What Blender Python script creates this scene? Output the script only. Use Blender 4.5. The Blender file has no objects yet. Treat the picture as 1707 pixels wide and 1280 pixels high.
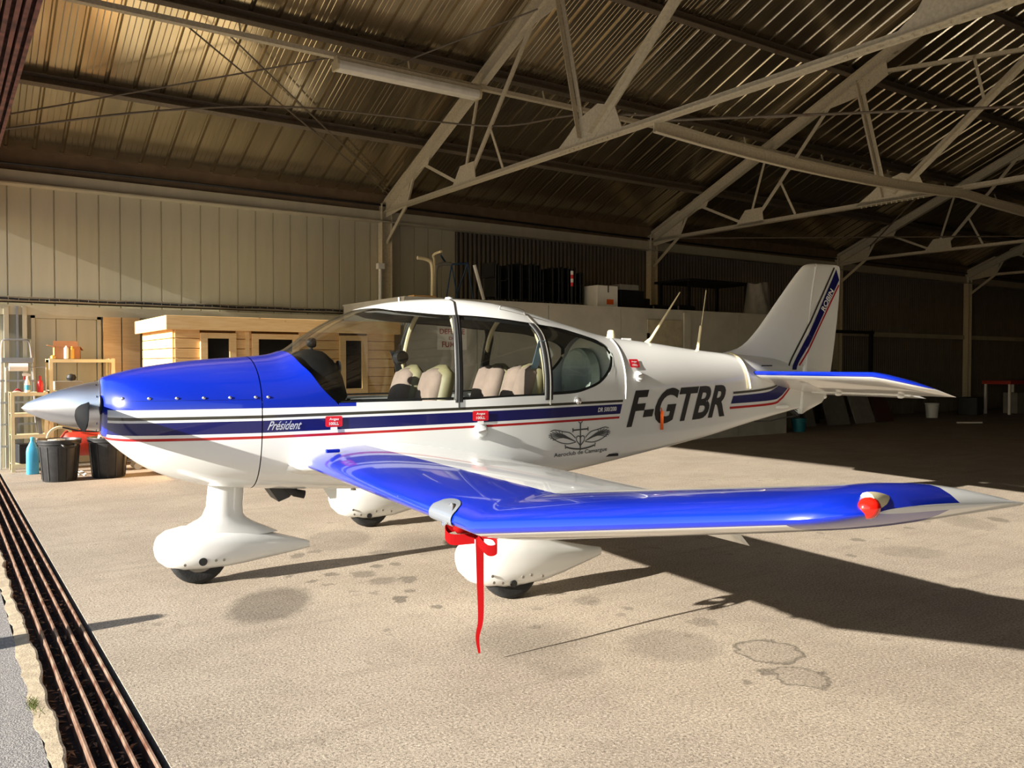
import bpy, bmesh, math, random
from mathutils import Vector, Matrix
random.seed(7)
R=math.radians
scene=bpy.context.scene
COL=scene.collection

# ------------------------------------------------------------------ camera
F_PX=1400.0
CAM_H=1.449
yaw=R(34.4); pitch=math.atan((640-606)/F_PX)
fw0=Vector((math.sin(yaw),math.cos(yaw),0)); rt=Vector((math.cos(yaw),-math.sin(yaw),0)); zz=Vector((0,0,1))
fw=fw0*math.cos(pitch)-zz*math.sin(pitch); upv=zz*math.cos(pitch)+fw0*math.sin(pitch)
cd=bpy.data.cameras.new('camera'); cam=bpy.data.objects.new('camera',cd); COL.objects.link(cam)
cd.sensor_width=36; cd.lens=36*F_PX/1707; cd.clip_start=.05; cd.clip_end=500
M3=Matrix((rt,upv,-fw)).transposed()
cam.matrix_world=Matrix.Translation((0,0,CAM_H))@M3.to_4x4()
scene.camera=cam

# ------------------------------------------------------------------ world, sun, exposure
SUN_EL=18.8
world=bpy.data.worlds.new('sky'); scene.world=world; world.use_nodes=True
wn=world.node_tree; wn.nodes.clear()
wo=wn.nodes.new('ShaderNodeOutputWorld'); wb=wn.nodes.new('ShaderNodeBackground'); ws=wn.nodes.new('ShaderNodeTexSky')
ws.sky_type='NISHITA'; ws.sun_disc=False; ws.sun_elevation=R(SUN_EL); ws.sun_rotation=R(-90)
ws.air_density=1.0; ws.dust_density=0.4; ws.ozone_density=1.0
wn.links.new(ws.outputs[0],wb.inputs[0]); wn.links.new(wb.outputs[0],wo.inputs[0])
wb.inputs[1].default_value=0.09
sl=bpy.data.lights.new('sun','SUN'); sl.energy=7.2; sl.angle=R(.53); sl.color=(1.0,.94,.84)
so=bpy.data.objects.new('sun',sl); COL.objects.link(so); so.location=(-20,0,12)
so.rotation_euler=Vector((1,.022,-math.tan(R(SUN_EL)))).to_track_quat('-Z','Y').to_euler()
scene.view_settings.view_transform='Standard'; scene.view_settings.look='None'
scene.view_settings.gamma=1; scene.view_settings.use_curve_mapping=False
scene.view_settings.exposure=1.45
try:
    scene.cycles.max_bounces=10; scene.cycles.diffuse_bounces=4; scene.cycles.transparent_max_bounces=16
    scene.cycles.use_denoising=True; scene.cycles.sample_clamp_indirect=6
except Exception: pass

# ------------------------------------------------------------------ helpers
def lin(c):
    return tuple((x/255/12.92 if x/255<=.04045 else ((x/255+.055)/1.055)**2.4) for x in c)+(1.0,)
class NT:
    def __init__(s,name):
        s.m=bpy.data.materials.new(name); s.m.use_nodes=True; s.t=s.m.node_tree; s.n=s.t.nodes; s.b=s.n['Principled BSDF']; s._o=None
    def new(s,k,**kw):
        x=s.n.new(k)
        for a,b in kw.items(): setattr(x,a,b)
        return x
    def link(s,a,b): s.t.links.new(a,b)
    @property
    def obj(s):
        if s._o is None: s._o=s.new('ShaderNodeTexCoord').outputs['Object']
        return s._o
    def val(s,x,sock):
        if hasattr(x,'is_linked') or hasattr(x,'links'): s.link(x,sock)
        else: sock.default_value=x
    def math(s,op,a,b=0.0,clamp=False):
        x=s.new('ShaderNodeMath',operation=op); x.use_clamp=clamp; s.val(a,x.inputs[0]); s.val(b,x.inputs[1]); return x.outputs[0]
    def mix(s,f,a,b,mode='MIX'):
        x=s.new('ShaderNodeMix',data_type='RGBA',blend_type=mode); s.val(f,x.inputs[0]); s.val(a,x.inputs[6]); s.val(b,x.inputs[7]); return x.outputs[2]
    def noise(s,scale,detail=4,vec=None,rough=.55,stretch=None):
        v=vec or s.obj
        if stretch:
            mp=s.new('ShaderNodeMapping'); mp.inputs['Scale'].default_value=stretch; s.link(v,mp.inputs[0]); v=mp.outputs[0]
        x=s.new('ShaderNodeTexNoise'); x.inputs['Scale'].default_value=scale; x.inputs['Detail'].default_value=detail; x.inputs['Roughness'].default_value=rough
        s.link(v,x.inputs['Vector']); return x.outputs[0]
    def ramp(s,f,a,b):   # smooth map a..b -> 0..1
        x=s.new('ShaderNodeMapRange'); x.interpolation_type='SMOOTHSTEP'; s.val(f,x.inputs[0]); x.inputs[1].default_value=a; x.inputs[2].default_value=b; return x.outputs[0]
    def bump(s,h,strength=.3,dist=.01):
        x=s.new('ShaderNodeBump'); x.inputs['Strength'].default_value=strength; x.inputs['Distance'].default_value=dist; s.val(h,x.inputs['Height']); s.link(x.outputs[0],s.b.inputs['Normal'])
def mat(name,c,rough=.5,metal=0,var=.12,scale=6,bump=0,bscale=60,coat=0,spec=.5,stretch=None,c2=None,aniso=0):
    k=NT(name); col=lin(c)
    c2=lin(c2) if c2 else tuple(min(1,x*(1-2.2*var)) for x in col[:3])+(1,)
    f=k.ramp(k.noise(scale,5,stretch=stretch),.3,.72)
    k.link(k.mix(f,c2,col),k.b.inputs['Base Color'])
    k.b.inputs['Roughness'].default_value=rough; k.b.inputs['Metallic'].default_value=metal
    k.b.inputs['Specular IOR Level'].default_value=spec
    if coat: k.b.inputs['Coat Weight'].default_value=coat; k.b.inputs['Coat Roughness'].default_value=.04
    if bump: k.bump(k.noise(bscale,4),bump,.01)
    return k.m
class MB:
    def __init__(s): s.v=[]; s.f=[]; s.mi=[]
    def add(s,vs,fs,mi=0):
        o=len(s.v); s.v+=[tuple(x) for x in vs]; s.f+=[tuple(o+i for i in f) for f in fs]; s.mi+=[mi]*len(fs); return s
    def obox(s,o,a,b,c,mi=0):
        o,a,b,c=Vector(o),Vector(a),Vector(b),Vector(c)
        vs=[o,o+a,o+a+b,o+b,o+c,o+a+c,o+a+b+c,o+b+c]
        return s.add(vs,[(0,3,2,1),(4,5,6,7),(0,1,5,4),(1,2,6,5),(2,3,7,6),(3,0,4,7)],mi)
    def box(s,x0,x1,y0,y1,z0,z1,mi=0): return s.obox((x0,y0,z0),(x1-x0,0,0),(0,y1-y0,0),(0,0,z1-z0),mi)
    def rbox(s,cx,cy,z0,sx,sy,sz,rz=0,mi=0):
        c,n=math.cos(rz),math.sin(rz); a=Vector((c*sx,n*sx,0)); b=Vector((-n*sy,c*sy,0))
        return s.obox(Vector((cx,cy,z0))-a/2-b/2,a,b,(0,0,sz),mi)
    def frame(s,p0,p1,up):
        d=(p1-p0).normalized(); u=Vector(up)
        if abs(d.dot(u))>.98: u=Vector((1,0,0))
        x=d.cross(u).normalized(); y=x.cross(d).normalized(); return x,y
    def prof(s,p0,p1,poly,up=(0,0,1),mi=0):
        p0,p1=Vector(p0),Vector(p1); x,y=s.frame(p0,p1,up); n=len(poly)
        vs=[p0+x*a+y*b for a,b in poly]+[p1+x*a+y*b for a,b in poly]
        fs=[tuple(range(n)),tuple(range(2*n-1,n-1,-1))]+[(i,i+n,(i+1)%n+n,(i+1)%n) for i in range(n)]
        return s.add(vs,fs,mi)
    def beam(s,p0,p1,w,h,up=(0,0,1),mi=0): return s.prof(p0,p1,[(-w/2,-h/2),(w/2,-h/2),(w/2,h/2),(-w/2,h/2)],up,mi)
    def tube(s,pts,r,n=8,mi=0,caps=True):
        pts=[Vector(p) for p in pts]; m=len(pts); rs=r if isinstance(r,(list,tuple)) else [r]*m; vs=[]; px=None
        for i,p in enumerate(pts):
            d=(pts[min(i+1,m-1)]-pts[max(i-1,0)]).normalized()
            if px is None:
                u=Vector((0,0,1)) if abs(d.z)<.95 else Vector((1,0,0)); px=d.cross(u).normalized()
            else: px=(px-d*px.dot(d)).normalized()
            py=px.cross(d)
            vs+=[p+px*rs[i]*math.cos(2*math.pi*k/n)+py*rs[i]*math.sin(2*math.pi*k/n) for k in range(n)]
        fs=[(i*n+k,i*n+(k+1)%n,(i+1)*n+(k+1)%n,(i+1)*n+k) for i in range(m-1) for k in range(n)]
        if caps: fs+=[tuple(range(n-1,-1,-1)),tuple((m-1)*n+k for k in range(n))]
        return s.add(vs,fs,mi)
    def lathe(s,prof,o=(0,0,0),n=24,axis='z',mi=0,caps=True):
        vs=[]
        for r,h in prof:
            for k in range(n):
                a=2*math.pi*k/n; x,y=r*math.cos(a),r*math.sin(a)
                q=(x,y,h) if axis=='z' else ((h,x,y) if axis=='x' else (y,h,x))
                vs.append((q[0]+o[0],q[1]+o[1],q[2]+o[2]))
        m=len(prof)
        fs=[(i*n+k,i*n+(k+1)%n,(i+1)*n+(k+1)%n,(i+1)*n+k) for i in range(m-1) for k in range(n)]
        if caps: fs+=[tuple(range(n-1,-1,-1)),tuple((m-1)*n+k for k in range(n))]
        return s.add(vs,fs,mi)
    def grid(s,rows,mi=0,close=False,mif=None):
        m=len(rows); n=len(rows[0]); vs=[p for r in rows for p in r]; o=len(s.v); s.v+=[tuple(p) for p in vs]
        for i in range(m-1):
            for k in range(n if close else n-1):
                k2=(k+1)%n; s.f.append((o+i*n+k,o+i*n+k2,o+(i+1)*n+k2,o+(i+1)*n+k)); s.mi.append(mif(i,k) if mif else mi)
        return s
    def ngon(s,pts,mi=0): return s.add(pts,[tuple(range(len(pts)))],mi)
    def plate(s,poly,axis,a,b,mi=0):   # polygon in the plane normal to axis, from a to b
        def q(p,t): return {'x':(t,p[0],p[1]),'y':(p[0],t,p[1]),'z':(p[0],p[1],t)}[axis]
        n=len(poly); vs=[q(p,a) for p in poly]+[q(p,b) for p in poly]
        return s.add(vs,[tuple(range(n)),tuple(range(2*n-1,n-1,-1))]+[(i,(i+1)%n,(i+1)%n+n,i+n) for i in range(n)],mi)
    def mesh(s,name,mats,smooth=False,fix=True):
        me=bpy.data.meshes.new(name); me.from_pydata(s.v,[],s.f); me.update()
        for m in (mats if isinstance(mats,(list,tuple)) else [mats]): me.materials.append(m)
        if len(me.materials)>1: me.polygons.foreach_set('material_index',s.mi)
        if fix:
            bm=bmesh.new(); bm.from_mesh(me); bmesh.ops.remove_doubles(bm,verts=bm.verts,dist=1e-5); bmesh.ops.recalc_face_normals(bm,faces=bm.faces); bm.to_mesh(me); bm.free()
        if smooth: me.polygons.foreach_set('use_smooth',[True]*len(me.polygons))
        return me
    def build(s,name,mats,parent=None,smooth=False,fix=True,bevel=0,sub=0,solid=0,ang=None):
        me=s.mesh(name,mats,smooth,fix); return link(name,me,parent,bevel,sub,solid,ang if ang is not None else (40 if smooth else None))
def link(name,me,parent=None,bevel=0,sub=0,solid=0,ang=None):
    o=bpy.data.objects.new(name,me); COL.objects.link(o)
    if parent: o.parent=parent
    if solid: q=o.modifiers.new('s','SOLIDIFY'); q.thickness=solid; q.offset=-1
    if bevel: q=o.modifiers.new('b','BEVEL'); q.width=bevel; q.segments=2; q.limit_method='ANGLE'
    if sub: q=o.modifiers.new('d','SUBSURF'); q.levels=sub; q.render_levels=sub
    if ang and me:
        try: me.set_sharp_from_angle(angle=R(ang))
        except Exception: pass
    return o
def empty(name,loc=(0,0,0),rz=0):
    o=bpy.data.objects.new(name,None); COL.objects.link(o); o.location=loc; o.rotation_euler=(0,0,rz); o.empty_display_size=.2; return o
def tag(o,label=None,cat=None,group=None,kind=None):
    if label: o['label']=label
    if cat: o['category']=cat
    if group: o['group']=group
    if kind: o['kind']=kind
    return o
def copy_tree(o,parent=None,loc=None):
    c=o.copy(); COL.objects.link(c)
    if parent: c.parent=parent
    if loc is not None: c.location=loc
    for ch in list(o.children): copy_tree(ch,c)
    return c
def text2d(body,size=1.0,shear=0,offset=0,xs=1.0,align='LEFT',res=4):
    cu=bpy.data.curves.new('t','FONT'); cu.body=body; cu.size=size; cu.shear=shear; cu.offset=offset; cu.align_x=align; cu.resolution_u=res
    o=bpy.data.objects.new('t',cu); COL.objects.link(o); dg=bpy.context.evaluated_depsgraph_get(); dg.update()
    me=bpy.data.meshes.new_from_object(o.evaluated_get(dg))
    vs=[(v.co.x*xs,v.co.y) for v in me.vertices]; fs=[tuple(p.vertices) for p in me.polygons]
    bpy.data.objects.remove(o); bpy.data.curves.remove(cu); bpy.data.meshes.remove(me)
    return vs,fs
def fit2d(t,x0,x1,y0,y1):
    vs,fs=t; ax=min(v[0] for v in vs); bx=max(v[0] for v in vs); ay=min(v[1] for v in vs); by=max(v[1] for v in vs)
    return [(x0+(x-ax)/(bx-ax)*(x1-x0),y0+(y-ay)/(by-ay)*(y1-y0)) for x,y in vs],fs
def ribbon2d(pts,w):
    n=len(pts); ws=w if isinstance(w,(list,tuple)) else [w]*n; vs=[]
    for i,(x,y) in enumerate(pts):
        a=pts[max(i-1,0)]; b=pts[min(i+1,n-1)]; dx,dy=b[0]-a[0],b[1]-a[1]; l=math.hypot(dx,dy) or 1
        vs+=[(x-dy/l*ws[i]/2,y+dx/l*ws[i]/2),(x+dy/l*ws[i]/2,y-dx/l*ws[i]/2)]
    return vs,[(2*i,2*i+1,2*i+3,2*i+2) for i in range(n-1)]
def smooth_path(pts,k=4):
    out=[]; n=len(pts)
    for i in range(n-1):
        p0=pts[max(i-1,0)];p1=pts[i];p2=pts[i+1];p3=pts[min(i+2,n-1)]
        for j in range(k):
            t=j/k; out.append(tuple(.5*((2*b)+(-a+c)*t+(2*a-5*b+4*c-d)*t*t+(-a+3*b-3*c+d)*t**3) for a,b,c,d in zip(p0,p1,p2,p3)))
    out.append(tuple(pts[-1])); return out

# ------------------------------------------------------------------ materials
STAINS=[(1.64,4.98,.246,.398,.5,0),(2.33,4.62,.052,.08,.55,0),(2.22,5.44,.062,.067,.5,0),(2.05,5.33,.048,.047,.4,0),(2.4,5.32,.091,.1,.4,0),(2.59,5.02,.072,.095,.45,0),(2.44,5.08,.1,.11,.35,0),(2.72,5.46,.052,.055,.4,0),(2.58,5.49,.052,.054,.5,0),(1.95,5.55,.029,.05,.4,0),(2.23,6.12,.045,.102,.45,0),(2.8,5.85,.101,.104,.35,0),(2.39,6.18,.056,.064,.4,0),(2.47,4.76,.031,.043,.4,0),(2.26,4.85,.034,.042,.3,0),(2.09,5.21,.039,.046,.35,0),(2.0,4.13,.029,.021,.35,0),(2.44,4.36,.036,.037,.5,0),(3.26,3.94,.088,.104,.3,0),(3.23,4.15,.026,.028,.4,0),(3.36,3.69,.05,.049,.35,0),(2.7,3.71,.043,.032,.45,0),(2.53,3.57,.41,.436,.28,0),(3.11,3.07,.263,.264,.25,0),(2.47,3.15,.201,.177,.18,0),(3.52,3.26,.087,.09,.3,0),(3.2,5.99,.388,.575,.3,0),(2.69,6.49,.296,.434,.3,0),(3.44,2.73,.16,.176,.5,1),(3.28,2.42,.125,.134,.45,1),(3.2,2.56,.04,.04,.5,0),(3.02,2.52,.025,.022,.4,0),(6.87,4.57,.049,.094,.4,0),(7.38,4.33,.078,.099,.45,0),(7.49,4.22,.066,.099,.3,0),(6.23,4.06,.054,.076,.4,0),(5.67,3.76,.045,.064,.4,0),(8.51,4.42,.121,.161,.3,0),(8.12,3.86,.089,.139,.4,0),(7.05,4.11,.053,.06,.35,0),(6.22,4.42,.046,.054,.3,0),(7.75,3.97,.22,.398,.2,0),(6.17,3.57,.277,.228,.2,0)]
def floor_mat():
    k=NT('worn beige concrete'); ob=k.obj
    g1=k.noise(75,4,rough=.85); g2=k.noise(1.1,5,rough=.6); g3=k.noise(9,5,rough=.6); g4=k.noise(70,2)
    c=k.mix(k.ramp(g2,.25,.75),lin((138,126,112)),lin((158,146,130)))
    c=k.mix(k.math('MULTIPLY',k.ramp(g3,.45,.8),.35),c,lin((116,104,90)))
    c=k.mix(k.math('MULTIPLY',k.ramp(g1,.5,.62),.8),c,lin((78,70,60)))
    c=k.mix(k.math('MULTIPLY',k.ramp(g1,.46,.34),.75),c,lin((194,182,164)))
    # long faint wear streaks
    st=k.noise(1.0,4,stretch=(.5,7,1)); c=k.mix(k.math('MULTIPLY',k.ramp(st,.52,.75),.3),c,lin((108,98,86)))
    dv=k.new('ShaderNodeTexNoise'); dv.inputs['Scale'].default_value=14; dv.inputs['Detail'].default_value=3; k.link(ob,dv.inputs['Vector'])
    s1=k.new('ShaderNodeVectorMath',operation='SUBTRACT'); k.link(dv.outputs['Color'],s1.inputs[0]); s1.inputs[1].default_value=(.5,.5,.5)
    s2=k.new('ShaderNodeVectorMath',operation='MULTIPLY_ADD'); k.link(s1.outputs[0],s2.inputs[0]); s2.inputs[1].default_value=(.12,.12,0); k.link(ob,s2.inputs[2])
    dark=None
    for x,y,a,b,s,ring in STAINS:
        mp=k.new('ShaderNodeMapping',vector_type='TEXTURE'); mp.inputs['Location'].default_value=(x,y,0); mp.inputs['Rotation'].default_value=(0,0,-yaw); mp.inputs['Scale'].default_value=(a,b,1)
        k.link(s2.outputs[0],mp.inputs[0])
        ln=k.new('ShaderNodeVectorMath',operation='LENGTH'); k.link(mp.outputs[0],ln.inputs[0])
        if ring:
            m=k.math('MULTIPLY',k.ramp(ln.outputs['Value'],.82,.97),k.ramp(ln.outputs['Value'],1.1,1.0))
            m=k.math('ADD',k.math('MULTIPLY',m,s),k.math('MULTIPLY',k.ramp(ln.outputs['Value'],1.05,.9),.12))
        else: m=k.math('MULTIPLY',k.ramp(ln.outputs['Value'],1.12,.72 if a<.3 else .3),s)
        dark=m if dark is None else k.math('MAXIMUM',dark,m)
    c=k.mix(dark,c,lin((44,40,35)))
    # spatter of small oil drips under the engine and gear
    vo=k.new('ShaderNodeTexVoronoi'); vo.inputs['Scale'].default_value=5.5; k.link(s2.outputs[0],vo.inputs['Vector'])
    sp=k.math('MULTIPLY',k.ramp(vo.outputs['Distance'],.2,.12),k.ramp(g2,.5,.58))
    c=k.mix(k.math('MULTIPLY',sp,.32),c,lin((80,68,58)))
    k.link(c,k.b.inputs['Base Color']); k.b.inputs['Roughness'].default_value=.9; k.b.inputs['Specular IOR Level'].default_value=.2
    k.bump(k.math('ADD',g1,k.math('MULTIPLY',g4,.5)),.55,.006)
    return k.m
def rust_steel(name,paint,rust=(96,58,36),amt=.62):
    k=NT(name); n=k.noise(3.5,8,rough=.7); n2=k.noise(30,5)
    c=k.mix(k.ramp(n2,.3,.7),tuple(x*.8 for x in lin(paint)[:3])+(1,),lin(paint))
    c=k.mix(k.math('MULTIPLY',k.ramp(n,amt,amt+.1),.8),c,lin(rust))
    k.link(c,k.b.inputs['Base Color']); k.b.inputs['Roughness'].default_value=.6; k.bump(n2,.15,.003); return k.m
def plank_mat(name,c1,c2):
    k=NT(name); n=k.noise(4,6,stretch=(1,1,9)); n2=k.noise(1.3,3); kn=k.new('ShaderNodeTexVoronoi'); kn.inputs['Scale'].default_value=3.1; k.link(k.obj,kn.inputs['Vector'])
    c=k.mix(k.ramp(n,.3,.7),lin(c1),lin(c2)); c=k.mix(k.math('MULTIPLY',k.ramp(kn.outputs['Distance'],.07,.03),.7),c,lin((120,72,34)))
    k.link(c,k.b.inputs['Base Color']); k.b.inputs['Roughness'].default_value=.6; return k.m
M={}
M['floor']=floor_mat()
M['asphalt']=mat('grey asphalt',(146,142,137),.95,var=.22,scale=120,bump=.6,bscale=140,c2=(96,92,92))
M['kerb']=mat('pale concrete kerb',(172,156,130),.9,var=.15,scale=14,bump=.3,bscale=90)
M['dirt']=mat('dark trench soil',(58,44,36),1,var=.3,scale=40,bump=.8,bscale=60)
M['leaf']=mat('dry leaf litter',(150,116,84),.9,var=.3,scale=20)
M['rail']=mat('rusty steel rail',(150,126,108),.45,.4,var=.3,scale=9,c2=(92,56,40))
M['track']=mat('rusty door track',(138,86,66),.7,.2,var=.3,scale=8,c2=(78,46,36))
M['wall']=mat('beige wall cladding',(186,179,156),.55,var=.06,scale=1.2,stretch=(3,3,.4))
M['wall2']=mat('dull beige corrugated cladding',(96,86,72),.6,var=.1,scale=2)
M['walldark']=mat('wall backing sheet',(90,78,62),.8,var=.15,scale=3)
M['roof']=mat('ribbed metal roof sheet',(206,192,164),.2,.94,var=.1,scale=1.5,stretch=(3,.3,1))
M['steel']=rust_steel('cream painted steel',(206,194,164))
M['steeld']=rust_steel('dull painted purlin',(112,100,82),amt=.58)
M['zinc']=mat('galvanised wire',(140,130,112),.5,.5)
M['board']=mat('white painted board wall',(188,184,172),.7,var=.08,scale=2.5)
M['grey']=mat('grey board',(150,146,138),.7)
M['pine']=plank_mat('fresh pine planks',(222,172,108),(236,192,130))
M['pine2']=plank_mat('pine trim boards',(230,184,122),(240,200,140))
M['ply']=plank_mat('plywood board',(206,168,118),(216,180,130))
M['blackglass']=mat('dark window pane',(22,20,18),.12,var=0)
M['cream']=mat('cream enamel shelf',(214,200,160),.5,var=.06)
M['alu']=mat('dull aluminium',(170,172,175),.35,.7,var=.05)
M['paper']=mat('white paper roll',(232,228,220),.8,var=.03)
M['bin']=mat('black plastic bin',(38,38,40),.45,var=.2,scale=14,bump=.15,bscale=25)
M['bluejug']=mat('light blue plastic',(70,165,205),.4,var=.06)
M['red']=mat('red plastic',(205,36,34),.35,var=.06)
M['redpaint']=mat('red painted metal',(180,50,32),.5,var=.15)
M['carton']=mat('brown cardboard',(176,118,72),.8,var=.08)
M['whitep']=mat('white plastic',(228,226,220),.4,var=.03)
M['tealp']=mat('teal plastic',(24,110,122),.4,var=.05)
M['yellowp']=mat('amber plastic',(206,160,66),.4,var=.05)
M['black']=mat('black rubber',(20,20,20),.6,var=.1)
M['darkmetal']=mat('dark painted metal',(34,34,38),.5,.3,var=.2)
M['bluetube']=mat('blue painted tube',(36,74,110),.45,.1,var=.1)
M['cloth']=mat('pale cloth',(206,190,170),.9,var=.1)
M['redcloth']=mat('red cloth',(170,48,50),.9,var=.1)
M['orange']=mat('orange tag',(230,96,26),.6,var=.04)
M['diff']=mat('dusty lamp diffuser',(236,230,212),.5,var=.06)
M['panel']=mat('leaning grey panel',(128,126,120),.6,var=.08)

# ------------------------------------------------------------------ setting: ground
XD=.675                   # slab edge at the door
YW=13.65                  # cladding face of the long wall
YO=-6.6; XB=33.0
b=MB(); b.box(XD,XB,YO,YW+.05,-.25,0); floor=b.build('floor',M['floor']); tag(floor,kind='structure')
def edge(y,a,s): return a+.008*math.sin(y*2.3+s)+.005*math.sin(y*7.1+s*2)+.005*math.sin(y*19+s)+random.uniform(-.004,.004)
b=MB(); rows=[]
ys=[-5+i*.05 for i in range(374)]
for y in ys: e0,e1=edge(y,.315,1),edge(y,.385,3); rows.append([(e0,y,-.15),(e0,y,-.005),(e0+.02,y,-.004),(e1-.01,y,-.003),(e1,y,-.006),(e1,y,-.15)])
b.grid(rows); kerb=b.build('kerb_strip',M['kerb']); tag(kerb,kind='structure')
b=MB(); b.box(-70,.315,-45,45,-.2,-.006); b.box(.2,XD+.01,-45,45,-.25,-.085,0); b.box(.2,.7,YW+.05,45,-.2,-.006); b.box(.2,.7,-45,YO,-.2,-.006)
apron=b.build('apron',M['asphalt']); tag(apron,kind='structure')
b=MB(); b.box(.3,XD,YO,YW,-.09,-.075); tf=b.build('trench_bed',M['dirt']); tag(tf,kind='structure')
RL=[('door rail nearest the asphalt kerb, rusty steel',.447),('second rusty door rail from the asphalt kerb',.511),('third rusty door rail from the asphalt kerb',.576),('door rail nearest the hangar slab, worn shiny',.640)]
for lb,x in RL:
    b=MB(); b.prof((x,YO,-.012),(x,YW-.1,-.012),[(-.006,-.06),(.006,-.06),(.0065,.012),(.004,.017),(-.004,.017),(-.0065,.012)])
    tag(b.build('door_rail',M['rail']),lb,'rail','door rails in the trench')
b=MB()
for i in range(2600):
    x=random.uniform(.35,.665); y=2+random.random()**1.6*10; a=random.uniform(0,6.28); l=random.uniform(.008,.026); w=l*random.uniform(.2,.5); z=-.07+random.random()**2*.045; t=random.uniform(-.5,.5)
    dx,dy=math.cos(a)*l,math.sin(a)*l; ex,ey=-math.sin(a)*w,math.cos(a)*w
    b.add([(x-dx,y-dy,z),(x+ex,y+ey,z+.003),(x+dx,y+dy,z+t*l),(x-ex,y-ey,z+.003)],[(0,1,2,3)])
tag(b.build('leaf_litter',M['leaf'],fix=False),'dry brown leaves and grit lying in the rail trench','leaves',kind='stuff')
b=MB()
for i in range(90):
    x=random.gauss(.315,.01); y=random.gauss(4.05,.05); a=random.uniform(0,6.28); h=random.uniform(.01,.03)
    dx,dy=math.cos(a)*.02,math.sin(a)*.02
    b.add([(x,y,0),(x+.004,y,0),(x+dx,y+dy,h)],[(0,1,2)])
tag(b.build('grass_tuft',mat('green weed',(110,120,60),.9),fix=False),'small green weed growing in the gap beside the kerb strip','weed',kind='stuff')

# ------------------------------------------------------------------ setting: roof, walls
ZE=4.2; SL=.43; YC=3.5; YE=13.5
def zr(y): return ZE+SL*(YE-abs(y-YC)-YC)      # rafter centre line
ceil=empty('ceiling'); tag(ceil,kind='structure')
PITCH=.345
prof=[]
for r in range(3):
    o=r*PITCH; prof+=[(o+.0,.038),(o+.022,.038),(o+.04,0)]
    for q in (.11,.18,.25): prof+=[(o+q-.007,0),(o+q,.0025),(o+q+.007,0)]
    prof+=[(o+.323,0),(o+PITCH,.038)]
def sheet(y0,y1,z0,z1):
    b=MB(); b.grid([[(x,y0,z0+h) for x,h in prof],[(x,y1,z1+h) for x,h in prof]]); me=b.mesh('roof_sheet',M['roof'],fix=False); return me
OFF=.24
sp=sheet(13.95,YC-.05,zr(13.95)+OFF,zr(YC)+OFF+.02); ss=sheet(-6.95,YC+.05,zr(-6.95)+OFF,zr(YC)+OFF+.02)
for i in range(32):
    for me in (sp,ss):
        o=link('roof_sheet',me,ceil); o.location=(.12+i*3*PITCH,0,0); o.modifiers.new('s','SOLIDIFY').thickness=.004
pur=[12.05,10.42,8.7,7.0,5.3,3.85]
cp=[(-.04,-.075),(.04,-.075),(.04,-.06),(-.025,-.06),(-.025,.06),(.04,.06),(.04,.075),(-.04,.075)]
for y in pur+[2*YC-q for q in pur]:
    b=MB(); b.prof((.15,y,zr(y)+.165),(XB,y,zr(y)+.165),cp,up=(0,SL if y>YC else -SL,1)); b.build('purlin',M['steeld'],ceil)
# eave plate and gutter beam along the long wall
b=MB(); b.box(.2,XB,13.5,13.64,3.92,4.12); b.box(.2,XB,13.42,13.5,3.92,3.94); b.build('eave_beam',M['wall'],ceil)
b=MB(); b.tube([(.2+i*3,13.5,4.2+.03*math.sin(i)) for i in range(11)],.02,6); b.build('eave_cable',M['darkmetal'],ceil)
b=MB(); b.box(.2,XB,13.55,13.66,4.12,4.45); b.build('eave_flashing',mat('brown eave flashing',(112,92,68),.7),ceil)

wl=MB(); wl.box(0,XB,YW,YW+.12,0,4.5); wall_left=wl.build('wall_left',M['walldark']); tag(wall_left,kind='structure')
PW=.2885
def wpanel(h):
    b=MB(); p=[(0,-.012),(.005,-.012),(.011,-.03),(PW-.011,-.03),(PW-.005,-.012),(PW,-.012)]
    b.grid([[(x,y,0) for x,y in p],[(x,y,h) for x,y in p]]); return b.mesh('cladding_panel',M['wall'],fix=False)
pu=wpanel(1.62); pl=wpanel(2.30)
for i in range(-3,25):
    x=.83+i*PW
    if x<.0 or (6.4<x<6.5): pass
    o=link('cladding_panel',pu,wall_left); o.location=(x,YW,2.32)
    o=link('cladding_panel',pl,wall_left); o.location=(x,YW,0)
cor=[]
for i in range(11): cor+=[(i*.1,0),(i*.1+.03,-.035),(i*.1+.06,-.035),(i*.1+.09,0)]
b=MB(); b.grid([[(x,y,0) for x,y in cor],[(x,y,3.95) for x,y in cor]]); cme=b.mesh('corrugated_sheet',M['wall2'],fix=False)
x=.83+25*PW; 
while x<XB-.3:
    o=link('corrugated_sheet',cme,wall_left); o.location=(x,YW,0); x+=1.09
b=MB(); b.box(.1,6.5,YW-.1,YW-.03,2.13,2.27); b.box(6.6,XB,YW-.1,YW-.03,2.2,2.32); b.build('wall_rail',M['wall'],wall_left)
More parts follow.
